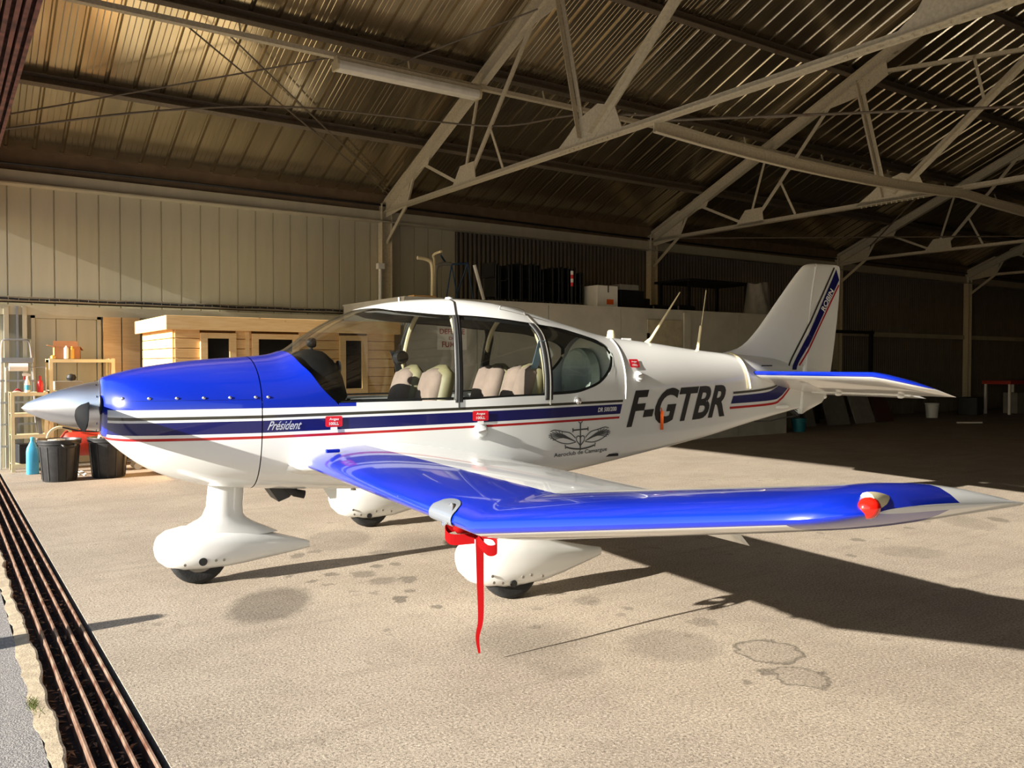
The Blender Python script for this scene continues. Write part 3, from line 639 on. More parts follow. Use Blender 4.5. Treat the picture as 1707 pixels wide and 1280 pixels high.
b=MB(); b.lathe([(0,-.05),(.05,-.045),(.06,0),(.05,.045),(0,.05)],(2.6,.44,1.5),14,axis='y',caps=False); b.tube([(2.6,.44-.0,1.56),(2.58,.4,1.6)],.01,6); b.build('headset',M['blackp'],PL,smooth=True)

# ------------------------------------------------------------------ spinner and propeller
b=MB(); sp_=[(0,0),(.012,.012),(.03,.03),(.055,.08),(.083,.145),(.107,.21),(.13,.29),(.147,.36),(.156,.41),(.158,.418)]
b.lathe([(r,h) for r,h in sp_],(0,0,1.183),40,axis='x',caps=False); spn=b.build('spinner',M['chrome'],PL,smooth=True,ang=70)
b=MB(); b.lathe([(.03,.418),(.160,.418),(.160,.428),(.03,.428)],(0,0,1.186),40,axis='x',caps=False); b.build('spinner_backplate',M['dullalu'],PL)
b=MB(); b.lathe([(.006,0),(.006,.003),(0,.004)],(0,0,0),8,axis='x',caps=False); sm=b.mesh('screw',M['black'],True)
for ph in [R(a) for a in (-70,-40,25,60,95,130,200)]:
    o=link('screw',sm,spn); o.location=(.40,-.156*math.cos(ph),1.183+.156*math.sin(ph)); o.rotation_euler=(0,-ph-R(90) if False else 0,0)
def blade(sg):
    b=MB(); rows=[]
    for r,c,th,be in ((.06,.07,.06,55),(.13,.085,.05,50),(.17,.11,.04,42),(.24,.13,.032,34),(.36,.14,.024,27),(.5,.135,.018,22),(.65,.12,.014,18),(.78,.10,.011,16),(.86,.075,.008,15),(.9,.035,.005,14)):
        be=R(be); cz,cu=math.cos(be),math.sin(be); row=[]
        for j in range(16):
            a=2*PI*j/16; x=math.cos(a)*c/2; y=math.sin(a)*th/2
            du=x*cu-y*cz; dz=x*cz+y*cu
            ps=R(4)
            v=sg*(r*math.cos(ps))+sg*dz*math.sin(ps); z=1.183+sg*(-r*math.sin(ps))+dz*sg
            row.append((.32+du,-v,z))
        rows.append(row)
    b.grid(rows,close=True); b.ngon(rows[0]); b.ngon(rows[-1]); return b.build('propeller_blade',M['bladeblack'],PL,smooth=True,ang=60)
blade(1); blade(-1)

# ------------------------------------------------------------------ wing
def yt(x,t): return 5*t*(.2969*math.sqrt(max(x,0))-.126*x-.3516*x*x+.2843*x**3-.1036*x**4)
def yc(x): return .018*4*x*(1-x)
XB_=.225
xf=[0,.004,.012,.025,.045,.07,.1,.14,.18,XB_,.28,.35,.43,.5]
def xs_to(xe): return xf+[.5+(xe-.5)*i/7 for i in range(1,8)]
KV=2.95; TV=4.30
def wst(v):     # leading edge u,z, chord, trailing edge z
    a=abs(v)
    if a<=KV: return 1.55,.815,1.71,.70
    t=(a-KV)/(TV-KV); return 1.55+.29*t,.815+.17*(a-KV),1.71-.6*t,.70+.205*(a-KV)
def wsec(v,xe,ts=1,dle=0,rake=0,tl=.6,dz=0):
    ul,zl,c,zt=wst(v); ul+=dle; c-=dle; X=xs_to(xe); s=1 if v>0 else -1
    def pt(x,up):
        y=(yc(x)+yt(x,.135))*ts if up else (yc(x)-yt(x,.135))*tl; return loc((ul+c*x,v-s*rake*x,zl+dz+(zt-zl)*x+y*c))
    return [pt(x,1) for x in reversed(X)]+[pt(x,0) for x in X[1:]]
HW=[(.0,.88),(.4,.88),(.8,.88),(1.3,.88),(1.8,.88),(2.3,.88),(2.7,.88),(2.76,.88),(2.761,1),(2.82,1),(2.88,1),(2.95,1),(3.02,1),(3.04,1),(3.041,.82),(3.2,.82),(3.5,.82),(3.8,.82),(4.05,.82),(4.051,1),(4.15,1),(4.25,1)]
secs=[]
tips=[(4.31,.97,.015,.08,.58,0),(4.352,.82,.045,.11,.5,0),(4.378,.55,.1,.13,.36,0),(4.39,.18,.17,.14,.12,0)]
seq=[(-v,x) for v,x in reversed(HW[1:])]+HW
for v,ts,dl,rk,tl,dz in reversed(tips): secs.append(wsec(-v,1,ts,dl,rk,tl,dz))
for v,x in seq: secs.append(wsec(v,x,1,0,max(0,(abs(v)-4.05)*.3)))
for v,ts,dl,rk,tl,dz in tips: secs.append(wsec(v,1,ts,dl,rk,tl,dz))
nx=len(xf)+7; ib=xf.index(XB_); iu=nx-1-ib; il=nx-1+xf.index(.012)
b=MB(); b.grid(secs,mif=lambda i,k:1 if iu<=k<il or ((i<4 or i>len(secs)-6) and 6<k<2*nx-10) else 0)
for i in range(len(secs)-1): b.add([secs[i][0],secs[i+1][0],secs[i+1][-1],secs[i][-1]],[(0,1,2,3)])
b.ngon(secs[0]); b.ngon(secs[-1])
wing=b.build('wing',[M['awhite'],M['ablue']],PL,smooth=True,ang=35)
for s in (1,-1):
    # flap hanging below the shroud
    b=MB(); rows=[]
    for v in (.62,1.2,2.0,2.74):
        ul,zl,c,zt=wst(v); hu=ul+c*.845; hz=lerp(zl,zt,.845)-.012; a=R(38); pr=[(0,.02),(.03,.03),(.1,.026),(.28,.0),(.1,-.02),(.02,-.022),(0,0)]
        rows.append([loc((hu+x*math.cos(a)+y*math.sin(a),v*s,hz-x*math.sin(a)+y*math.cos(a))) for x,y in pr])
    b.grid(rows,close=True); b.ngon(rows[0]); b.ngon(rows[-1]); b.build('flap',M['awhite'],wing,smooth=True,ang=40)
    b=MB(); rows=[]
    for v in (3.05,3.35,3.7,4.04):
        ul,zl,c,zt=wst(v); pr=[]
        for x,sg in [(.825,1),(.88,1),(.94,1),(1.0,0),(.94,-1),(.88,-1),(.825,-1)]: pr.append(loc((ul+c*x,v*s,lerp(zl,zt,x)+(yc(x)+yt(x,.135) if sg>0 else (yc(x)-yt(x,.135))*.6 if sg<0 else 0)*c)))
        rows.append(pr)
    b.grid(rows,close=True); b.ngon(rows[0]); b.ngon(rows[-1]); b.build('aileron',M['awhite'],wing,smooth=True,ang=40)
    # white fairing lip at the root
    b=MB(); rows=[]
    for v,e in ((.40,.085),(.47,.07),(.53,.045),(.58,.02),(.615,.006),(.62,-.004)):
        ul,zl,c,zt=wst(v); r=[]
        for x,up in [(x,1) for x in (.5,.43,.35,.28,.2,.14,.1,.06,.03,.012,.003)]+[(0,1)]+[(x,0) for x in (.003,.012,.03,.06,.1,.16,.25,.4)]:
            y=yc(x)+yt(x,.135) if up else (yc(x)-yt(x,.135))*.6; f=max(0,1-x/.5) if up else 1
            r.append(loc((ul+c*x-e*1.1*max(0,1-x/.2),v*s,lerp(zl,zt,x)+y*1.71+(e*.8*f if up else -e*.5))))
        rows.append(r)
    b.grid(rows); b.build('root_fairing',M['awhite'],wing,smooth=True,ang=60)
    # navigation lamp in the tip
    col='redglass' if s>0 else 'tealp'
    b=MB(); rows=[]
    for i in range(9):
        t=i/8; r=.034*math.sin(PI*min(1,.5+t*.5)**.9)+.002; rows.append([(2.02+.16*t,-s*(4.36+r*math.cos(2*PI*j/12)*.8-.03*t),1.076+r*math.sin(2*PI*j/12)) for j in range(12)])
    b.grid(rows,close=True); b.ngon(rows[0]); b.build('lamp_fairing',M['cream'],wing,smooth=True)
    b=MB(); rows=[]
    for i in range(9):
        a=-PI/2+PI*i/8; rows.append([(2.012+.03*math.sin(a)*1.2,-s*(4.372+.026*math.cos(a)*math.cos(2*PI*j/14)),1.072+.03*math.cos(a)*math.sin(2*PI*j/14)) for j in range(14)])
    b.grid(rows,close=True); b.build('navigation_lamp',M[col],wing,smooth=True)
    b=MB(); ul,zl,c,zt=wst(3.62); zb=.90
    b.tube([(2.36+.0,-s*3.62,zb+.04),(2.36,-s*3.62,zb)],.006,6); b.tube([(2.36+.024*math.cos(a),-s*3.62,zb-.02+.024*math.sin(a)) for a in [i*2*PI/16 for i in range(17)]],.0055,6); b.build('tie_down_ring',M['dullalu'],wing,smooth=True)
    b=MB(); b.plate([(2.9,.70),(3.1,.72),(3.18,.62),(3.12,.6)],'y',-s*2.72-.006,-s*2.72+.006); b.build('flap_bracket',M['dullalu'],wing)
# landing light window, port leading edge
def nose(v,x,up,off=.004):
    ul,zl,c,zt=wst(v); y=yc(x)+yt(x,.135) if up else (yc(x)-yt(x,.135))*.6; nn=1+off/.1
    return loc((ul+c*x-off*(1 if x<.03 else 0),v,lerp(zl,zt,x)+y*1.71+(off if up else -off)))
b=MB(); rows=[]
for i in range(9):
    v=lerp(2.56,2.78,i/8); k=math.sqrt(max(0.02,1-((i-4)/4.2)**2)); top=.045*k
    q=[(top*t,1) for t in (1,.8,.6,.4,.25,.12,.05)]+[(0,1)]+[(.02*t,0) for t in (.1,.3,.6,1)]
    rows.append([nose(v,x,u_) for x,u_ in q])
b.grid(rows); ll=b.build('landing_light',mat('clear light cover with silver inside',(112,117,124),.12,.2,var=.04,scale=4),wing,smooth=True)
b=MB(); b.lathe([(.05,0),(.052,.004),(.04,.006),(.0,.003)],(0,0,0),18,axis='x',caps=False); o=b.build('lamp_reflector',M['chrome'],wing,smooth=True); o.location=(1.562,-2.71,.833); o.rotation_euler=(0,R(25),R(-10))
b=MB(); b.rbox(1.66,-.82,.905,.09,.035,.022); b.build('fuel_vent',M['ablue'],wing,bevel=.008)
# pitot mast
b=MB(); b.tube([(2.0,-2.235,.76),(1.98,-2.235,.68)],.012,8); b.tube([(2.01,-2.235,.675),(1.88,-2.235,.672)],.009,8); b.build('pitot_tube',M['whitep'],wing,smooth=True)

# ------------------------------------------------------------------ landing gear
def wheel_pant(name,st,zmin,parent):
    b=MB(); rows=[]
    for u,zt_,zb_,hw in st:
        row=[]; zc=(zt_+zb_)/2+.012; 
        for j in range(28):
            a=2*PI*j/28; c,s=math.cos(a),math.sin(a); n=2.2 if s>0 else 2.9; r=(abs(c)**n+abs(s)**n)**(-1/n)
            row.append((u,hw*c*r,zc+(zt_-zc if s>0 else zc-zb_)*s*r))
        rows.append(row)
    b.grid(rows,close=True); b.ngon(rows[0]); b.ngon(rows[-1]); return b.build(name,M['awhite'],parent,smooth=True,ang=60)
def wheel(parent,u,v,r,w):
    b=MB(); b.lathe([(r*.55,-w*.42),(r*.8,-w*.5),(r*.93,-w*.42),(r*.99,-w*.2),(r,0),(r*.99,w*.2),(r*.93,w*.42),(r*.8,w*.5),(r*.55,w*.42)],(u,-v,r),32,axis='y'); o=b.build('tyre',M['tyre'],parent,smooth=True,ang=70)
    b=MB(); b.lathe([(.02,-w*.46),(r*.55,-w*.46),(r*.58,-w*.4),(r*.58,w*.4),(r*.55,w*.46),(.02,w*.46)],(u,-v,r),20,axis='y'); b.build('wheel_hub',M['dullalu'],o,smooth=True,ang=40)
def screws(parent,pts,y):
    for u,z in pts:
        b=MB(); b.lathe([(.009,0),(.009,.006),(.004,.009)],(u,y,z),8,axis='y'); b.build('screw',M['dullalu'],parent)
for s in (1,-1):
    g=empty('main_gear',(0,-1.3*s,0)); g.parent=PL
    st=[(2.268,.29,.275,.01),(2.28,.325,.235,.05),(2.297,.356,.193,.075),(2.35,.395,.138,.1),(2.43,.42,.104,.12),(2.56,.425,.082,.13),(2.7,.405,.08,.127),(2.85,.358,.088,.113),(3.0,.315,.118,.09),(3.12,.285,.147,.065),(3.24,.258,.175,.04),(3.31,.244,.193,.02)]
    p=wheel_pant('wheel_fairing',st,.085,g); wheel(p,2.63,0,.185,.14)
    b=MB(); rows=[]
    for z,a,e,hw in ((.36,2.36,2.80,.085),(.43,2.4,2.74,.062),(.52,2.43,2.70,.052),(.64,2.44,2.69,.05),(.79,2.42,2.72,.055)):
        rows.append([(lerp(a,e,.5-.5*math.cos(q)),hw*math.sin(q)*(1-.35*(.5-.5*math.cos(q))),z) for q in [2*PI*j/20 for j in range(20)]])
    b.grid(rows,close=True); b.build('leg_fairing',M['awhite'],g,smooth=True,ang=60)
    for yy in (-1,1):
        screws(p,[(2.52,.13),(2.46,.14),(2.66,.15),(2.72,.155),(2.8,.14),(2.45,.18)],yy*.122)
        b=MB(); b.lathe([(.022,0),(.022,.012)],(2.6,yy*.115,.115),14,axis='y'); b.build('axle_hole',M['black'],p)
g=empty('nose_gear',(0,0,0)); g.parent=PL
st=[(.726,.255,.245,.01),(.735,.30,.2,.05),(.75,.33,.172,.075),(.80,.365,.13,.105),(.90,.385,.103,.128),(1.02,.385,.098,.135),(1.16,.37,.098,.13),(1.28,.35,.107,.117),(1.39,.322,.12,.1),(1.51,.283,.133,.078),(1.63,.245,.147,.05),(1.735,.209,.16,.02)]
p=wheel_pant('wheel_fairing',st,.115,g); wheel(p,1.0,0,.185,.135)
b=MB(); rows=[]
for z,a,e,hw in ((.30,.80,1.52,.12),(.345,.85,1.43,.112),(.375,.91,1.365,.104),(.40,.96,1.325,.096),(.42,1.0,1.30,.088),(.44,1.025,1.29,.081),(.5,1.05,1.287,.075),(.6,1.06,1.295,.075),(.70,1.07,1.305,.078)):
    rows.append([(lerp(a,e,.5-.5*math.cos(q)),hw*math.copysign(abs(math.sin(q))**.8,math.sin(q))*(1-.3*(.5-.5*math.cos(q))),z) for q in [2*PI*j/28 for j in range(28)]])
b.grid(rows,close=True); b.build('strut_fairing',M['awhite'],g,smooth=True,ang=60)
b=MB(); b.lathe([(.026,0),(.026,.012)],(1.01,-.133,.165),16,axis='y'); b.build('axle_hole',M['black'],p)
screws(p,[(.90,.155),(1.09,.165),(1.14,.163)],-.133)
b=MB(); b.plate([(1.42,.635),(1.62,.60),(1.66,.63),(1.57,.54),(1.50,.515)],'y',-.12,.12); b.build('exhaust_flap',M['trim'],PL)
for s in (-1,1):
    b=MB(); b.tube([(1.5,s*.17,.66),(1.6,s*.17,.575),(1.66,s*.17,.56)],.028,12); b.build('exhaust_pipe',M['darkmetal'],PL,smooth=True)
b=MB(); b.plate([(1.78,.60),(1.88,.60),(1.875,.52),(1.83,.52)],'y',-.2,-.19); b.build('belly_fin',M['awhite'],PL)
b=MB(); b.lathe([(.02,0),(.016,.012)],(1.93,-.40,.60),12); b.build('drain_valve',M['dullalu'],PL)
# step under the wing root
b=MB(); b.tube([(3.46,-.36,.60),(3.50,-.40,.52)],.012,8); b.build('belly_stub',M['dullalu'],PL)

# ------------------------------------------------------------------ fin, rudder, stabilator
f_fle=K((1.44,5.3),(1.52,5.45),(1.55,5.60),(1.58,5.74),(1.63,5.85),(1.72,5.965),(2.08,6.305),(2.36,6.575),(2.405,6.63),(2.428,6.70),(2.436,6.77))
f_hin=K((.98,6.56),(1.13,6.575),(1.40,6.62),(1.72,6.65),(2.42,6.78),(2.44,6.79))
f_fte=K((.95,6.63),(.97,6.66),(1.08,6.93),(1.12,6.95),(1.39,7.03),(2.39,7.15),(2.425,7.14),(2.437,7.10))
f_ft=K((1.4,.062),(1.6,.055),(2.0,.045),(2.38,.034),(2.42,.022),(2.437,.004))
def fin_v(u,z):
    le=f_fle(z); hi=f_hin(z); t=f_ft(z)
    if u<=hi:
        x=max(0,min(1,(u-le)/(hi-le))); return t*math.sqrt(max(0,1-(1-min(1,x*1.9))**2))*(1-.25*max(0,x-.53)) 
    te=f_fte(z); x=max(0,min(1,(u-hi)/(te-hi))); return t*.9*(1-x)+.004
def fin_rows(zs,fa,fb,n):
    rows=[]
    for z in zs:
        a,c=fa(z),fb(z); xs=[.5-.5*math.cos(PI*i/n) for i in range(n+1)]
        r=[loc((lerp(a,c,x),fin_v(lerp(a,c,x),z),z)) for x in xs]+[loc((lerp(a,c,x),-fin_v(lerp(a,c,x),z),z)) for x in reversed(xs)]
        rows.append(r)
    return rows
zs=[1.44,1.5,1.53,1.56,1.59,1.62,1.66,1.72,1.8,1.9,2.0,2.1,2.2,2.3,2.36,2.39,2.405,2.418,2.428,2.436]
b=MB(); rows=fin_rows(zs,f_fle,lambda z:f_hin(z)-.008,18); b.grid(rows,close=True); b.ngon(rows[-1]); b.ngon(rows[0]); fin=b.build('fin',M['awhite'],PL,smooth=True,ang=50)
zs=[.96,.98,1.02,1.06,1.1,1.14,1.2,1.3,1.39,1.5,1.7,1.9,2.1,2.3,2.38,2.41,2.425,2.436]
def rud(z,u):
    return None
b=MB(); rows=[]
for z in zs:
    a,c=f_hin(z)+.008,f_fte(z); tt=f_ft(max(z,1.4)) ; n=10; xs=[i/n for i in range(n+1)]
    hw=lambda x:tt*.85*(1-x)+.004
    rows.append([loc((lerp(a,c,x),hw(x),z)) for x in xs]+[loc((lerp(a,c,x),-hw(x),z)) for x in reversed(xs)])
b.grid(rows,close=True); b.ngon(rows[0]); b.ngon(rows[-1]); rudd=b.build('rudder',M['awhite'],PL,smooth=True,ang=50)
for s_ in (1,-1):
    b=MB(); b.tube([loc((f_hin(z),s_*f_ft(max(z,1.4))*.55,z)) for z in (1.0,1.2,1.4,1.7,2.0,2.2,2.4)],.02,8); b.build('hinge_cover',M['awhite'],fin,smooth=True)
# stabilator: nose up
def stsec(v,ts=1,a=0,e=1):
    le=5.80+(max(0,abs(v)-1.42)/.2)**1.6*.5; te=6.60; zl,zt=1.368-(le-5.80)*.24,1.175
    X=[0,.01,.03,.07,.13,.2,.3,.45,.6,.8,1.0]
    P_=lambda x,s_:loc((lerp(le,te,x),v,lerp(zl,zt,x)+s_*yt(x,.10)*.8*ts))
    return [P_(x,1) for x in reversed(X)]+[P_(x,-1) for x in X[1:]]
sv=[-1.62,-1.6,-1.55,-1.48,-1.42,-.8,-.2,.2,.8,1.42,1.48,1.55,1.6,1.62]; tsv=[.05,.35,.7,.9,1,1,1,1,1,1,.9,.7,.35,.05]
secs=[stsec(v,t) for v,t in zip(sv,tsv)]
b=MB(); b.grid(secs,mif=lambda i,k:1 if 4<=k<12 else 0); b.ngon(secs[0]); b.ngon(secs[-1]); stab=b.build('stabilator',[M['awhite'],M['ablue']],PL,smooth=True,ang=40)
for s in (1,-1):
    b=MB(); rows=[]
    for v in (.16,.6,1.22): rows.append([loc((u,v*s,z)) for u,z in ((6.58,1.19),(6.62,1.192),(6.79,1.145),(6.62,1.165),(6.58,1.168))])
    b.grid(rows,close=True); b.ngon(rows[0]); b.ngon(rows[-1]); b.build('anti_tab',M['awhite'],stab)
    for v in (.5,1.15):
        b=MB(); b.lathe([(.0,-.05),(.014,-.03),(.016,0),(.012,.03),(0,.05)],(6.55,-v*s,1.165),10,axis='x',caps=False); b.build('tab_hinge',M['awhite'],stab,smooth=True)
b=MB(); b.lathe([(0,0),(.012,.03),(.02,.1),(.022,.16),(.015,.19),(0,.2)],(6.12,-.12,1.04),12,axis='x',caps=False); b.build('rudder_cable_fairing',M['awhite'],PL,smooth=True)
b=MB(); b.tube([(6.5,0,1.02),(6.62,0,.955),(6.2,0,.9),(5.95,-.02,.905)],.006,6); b.tube([(6.48,0,1.0),(6.55,0,.955)],.02,8); b.build('tail_skid',M['darkmetal'],PL)
b=MB(); b.lathe([(0,-.02),(.018,-.012),(.024,0),(.02,.014),(0,.02)],(6.945,0,1.12),14,axis='x',caps=False); b.build('tail_lamp',M['whitep'],PL,smooth=True)
b=MB(); b.box(5.93,6.06,-.155,-.145,1.425,1.435); b.build('vent_slot',M['black'],PL)

# ------------------------------------------------------------------ roof fittings
b=MB(); b.lathe([(.035,0),(.035,.035),(.03,.065),(.022,.075),(0,.078)],(4.33,0,f_zt(4.33)-.01),16); b.build('beacon_lamp',M['cream'],PL,smooth=True,ang=50)
b=MB(); b.lathe([(.03,0),(.028,.02),(0,.028)],(2.82,0,f_zt(2.82)-.004),14); b.build('roof_vent_cap',M['awhite'],PL,smooth=True)
b=MB(); b.lathe([(.012,0),(.012,.03),(.009,.035)],(2.42,.0,f_zt(2.42)-.005),10); b.build('temperature_probe',M['dullalu'],PL,smooth=True)
b=MB(); b.tube([(4.70,0,1.615),(4.76,0,1.67),(5.08,0,2.085)],[.028,.014,.005],8); b.build('antenna_rod',M['cream'],PL,smooth=True)
b=MB(); b.tube([(5.28,0,1.55),(5.29,0,1.58),(5.325,0,1.79),(5.33,0,1.795)],[.03,.014,.012,.006],8); b.tube([(5.33,0,1.79),(5.385,0,2.115)],.0035,6); b.build('whip_antenna',M['cream'],PL,smooth=True)
b=MB(); b.box(4.42,4.52,-.035,.035,f_zt(4.47)-.01,f_zt(4.47)+.012); b.build('gps_antenna',M['awhite'],PL,bevel=.005)
b=MB(); pq=F(3.12,1.05); pr=F(3.36,1.08); b.tube(smooth_path([loc(F(3.1,1.05)),loc(F(3.12,1.05,-.03)),loc(F(3.3,1.07,-.03)),loc(F(3.33,1.07))],3),.005,6); b.build('canopy_grip',M['dullalu'],PL,smooth=True)
b=MB(); q=loc((3.66,side_v(3.66,1.165)+.004,1.165)); b.lathe([(.0,.0),(.024,.0),(.026,-.01),(.018,-.02),(0,-.024)],q,14,axis='y',caps=False); b.build('door_latch',M['chrome'],PL,smooth=True)
def cap(u,z,r):
    v=side_v(u,z); b=MB(); b.lathe([(r*1.25,0),(r*1.25,-.004),(r,-.006),(r*.92,-.022),(r*.3,-.026),(0,-.026)],(0,0,0),22,axis='y',caps=False); o=b.build('fuel_cap',M['awhite'],PL,smooth=True,ang=40); o.location=(u,-v,z)
    b=MB(); b.box(-r*.8,r*.8,-.04,-.024,-.006,.006); c=b.build('cap_tab',M['chrome'],o,bevel=.003); c.rotation_euler=(0,R(-10),0)
    if z>1.2: o.rotation_euler=(R(-16),0,0)
cap(2.80,.975,.045); cap(4.31,1.345,.036)

# ------------------------------------------------------------------ lettering and stripes laid on the skin
def skin_decal(name,t2,m,parent=PL,off=.004,vf=side_v,star=False):
    vs,fs=t2; b=MB(); b.add([loc((u,vf(u,z)+off,z)) for u,z in vs],fs); return b.build(name,M[m],parent,fix=False)
reg=fit2d(text2d('F-GTBR',1,.0,.03),0,1,0,1)
reg=([(4.165+x*1.20+y*.105+.0*x,.938+.045*x+(.298-.012*x)*y) for x,y in reg[0]],reg[1])
skin_decal('registration_lettering',reg,'regblack',fus)
dr=fit2d(text2d('DR 500/200i',1,.25,.02),0,1,0,1); skin_decal('type_lettering',([(3.86+.2*x,1.074+.004*x+.034*y) for x,y in dr[0]],dr[1]),'whiteprint',fus,.005)
pr=fit2d(text2d('Président',1,.35,.012),0,1,0,1); skin_decal('name_lettering',([(1.335+.205*x+.01*y,1.034+.056*y) for x,y in pr[0]],pr[1]),'silverprint',fus,.005)
ac=fit2d(text2d('Aeroclub de Camargue',1,0,.012),0,1,0,1); skin_decal('club_lettering',([(3.43+.53*x,.742+.017*x+.04*y-.0*x) for x,y in ac[0]],ac[1]),'greyprint',fus)
# winged cross emblem
def emb(pts,w): return ribbon2d(pts,w)
cx,cz=3.685,.895
def add2(L):
    vs=[];fs=[]
    for v,f in L: o=len(vs); vs+=v; fs+=[tuple(o+i for i in q) for q in f]
    return vs,fs
el=[emb([(cx,cz-.105),(cx,cz+.105)],.012),emb([(cx-.075,cz+.05),(cx+.075,cz+.055)],.011),emb([(cx-.075,cz+.035),(cx-.075,cz+.066)],.01),emb([(cx+.075,cz+.04),(cx+.075,cz+.07)],.01),emb([(cx-.02,cz+.112),(cx,cz+.1),(cx+.02,cz+.114)],.009)]
el.append(emb([(cx+x,cz-.095+1.1*x*x) for x in [-.14+.28*i/10 for i in range(11)]],.012))
el+=[emb([(cx-.15,cz-.055),(cx-.145,cz-.085)],.009),emb([(cx+.15,cz-.055),(cx+.145,cz-.085)],.009)]
el.append(emb([(cx+.042*math.sin(t)**3,cz-.028+.0028*(13*math.cos(t)-5*math.cos(2*t)-2*math.cos(3*t)-math.cos(4*t))) for t in [2*PI*i/20 for i in range(21)]],.008))
for s in (1,-1):
    for i in range(9):
        a=R(8+i*6.5); l=.15+.15*math.sin((i+2)/10*PI*.8); st_=(cx+s*(.05+.012*i),cz-.035+.006*i)
        el.append(emb(smooth_path([st_,(cx+s*(.05+l*.55),cz-.02+.55*l*math.sin(a)*.3+.015),(cx+s*(.06+l*math.cos(a)*.95),cz-.025+l*math.sin(a)*.36)],3),.006))
    el.append(emb(smooth_path([(cx+s*.045,cz-.04),(cx+s*.12,cz-.05),(cx+s*.2,cz-.035),(cx+s*.27,cz+.0),(cx+s*.285,cz+.03)],4),.007))
    el.append(emb(smooth_path([(cx+s*.05,cz-.01),(cx+s*.1,cz+.03),(cx+s*.17,cz+.045),(cx+s*.25,cz+.06),(cx+s*.29,cz+.05)],4),.007))
em=add2(el); skin_decal('winged_cross_emblem',em,'greyprint',fus)
def rrect(u0,u1,z0,z1,r=.01):
    p=[]
    for (cx_,cz_,a0) in ((u1-r,z1-r,0),(u0+r,z1-r,90),(u0+r,z0+r,180),(u1-r,z0+r,270)):
        p+=[(cx_+r*math.cos(R(a0+k*30)),cz_+r*math.sin(R(a0+k*30))) for k in range(4)]
    return p,[tuple(range(len(p)))]
for u0,u1,z0,z1 in ((1.695,1.805,1.043,1.112),(2.735,2.86,1.048,1.118),(4.24,4.345,1.418,1.485)):
    o=skin_decal('fuel_placard',rrect(u0,u1,z0,z1),'tagred',fus,.007); h=z1-z0; w=u1-u0
    for tx,y0 in (('Avgas',.55),('100LL',.16)):
        q=fit2d(text2d(tx,1,0,.02),u0+w*.22,u1-w*.22,z0+h*y0,z0+h*(y0+.28)); skin_decal('placard_text',q,'whiteprint',o,.0095)
    if z1<1.3:
        skin_decal('placard_note',rrect(u0+w*.3,u1-w*.3,z0-.026,z0-.002,.003),'whiteprint',o,.0075)
# stripes sweeping up from the tail cone on to the fin
def strip2(top,bot,k=5):
    n=40
    def rs(p):
        p=smooth_path(p,8); d=[0]
        for a,c in zip(p,p[1:]): d.append(d[-1]+math.dist(a,c))
        out=[]; 
        for i in range(n+1):
            s=d[-1]*i/n; j=0
            while j<len(d)-2 and d[j+1]<s: j+=1
            t=(s-d[j])/max(1e-9,d[j+1]-d[j]); out.append((lerp(p[j][0],p[j+1][0],t),lerp(p[j][1],p[j+1][1],t)))
        return out
    a,c=rs(top),rs(bot); vs=[]
    for x,y in zip(a,c): vs+=[x,y]
    return vs,[(2*i,2*i+1,2*i+3,2*i+2) for i in range(n)]
skin_decal('tail_stripe',strip2([(5.49,1.16),(5.957,1.182),(6.103,1.213),(6.213,1.262),(6.286,1.312)],[(5.457,1.092),(6.055,1.107),(6.204,1.137),(6.304,1.197),(6.375,1.253)]),'dimblue',fus)
d1=ribbon2d(smooth_path([(5.489,1.188),(5.837,1.203),(6.073,1.226),(6.172,1.26),(6.23,1.31)],8),.02); skin_decal('tail_stripe',d1,'olive',fus)
d1=ribbon2d(smooth_path([(5.441,1.055),(6.055,1.073),(6.204,1.108),(6.305,1.169),(6.38,1.23)],8),.02); skin_decal('tail_stripe',d1,'stred',fus)
def finstripe(nm,m,t2):
    vs,fs=t2; A=[];B=[]
    for f in fs:
        cu=sum(vs[i][0] for i in f)/len(f); cz_=sum(vs[i][1] for i in f)/len(f)
        (A if cu<f_hin(cz_) else B).append(f)
    for nmp,par,ff in (('fin',fin,A),('rud',rudd,B)):
        if not ff: continue
        us_={i for f in ff for i in f}; mp={i:k for k,i in enumerate(sorted(us_))}; vv=[vs[i] for i in sorted(us_)]; ff=[tuple(mp[i] for i in f) for f in ff]
        b=MB(); b.add([loc((u,max(fin_v(u,z),f_ft(z)*.85*(1-(u-f_hin(z))/max(.01,f_fte(z)-f_hin(z)))+.004 if u>f_hin(z) else 0)+.004,z)) for u,z in vv],ff); b.build(nm,M[m],par)
finstripe('fin_stripe','dimblue',strip2([(6.425,1.39),(6.457,1.472),(6.725,1.838),(7.085,2.395)],[(6.482,1.39),(6.522,1.472),(6.712,1.70),(7.135,2.29)]))
finstripe('fin_stripe','olive',ribbon2d(smooth_path([(6.375,1.39),(6.41,1.485),(6.683,1.86),(7.055,2.41)],10),.02))
finstripe('fin_stripe','stred',ribbon2d(smooth_path([(6.52,1.43),(6.686,1.625),(7.13,2.24)],12),.018))
rb=fit2d(text2d('ROBIN',1,0,.02),0,1,0,1); dx,dz=6.985-6.85,2.185-1.975; l=math.hypot(dx,dz); ex,ez=dx/l,dz/l
rbv=[(6.868+ex*x*l-ez*(y*.058-.01),1.965+ez*x*l+ex*(y*.058-.01)) for x,y in rb[0]]
b=MB(); b.add([loc((u,f_ft(z)*.85+.012,z)) for u,z in rbv],rb[1]); b.build('rudder_lettering',M['whiteprint'],rudd,fix=False)
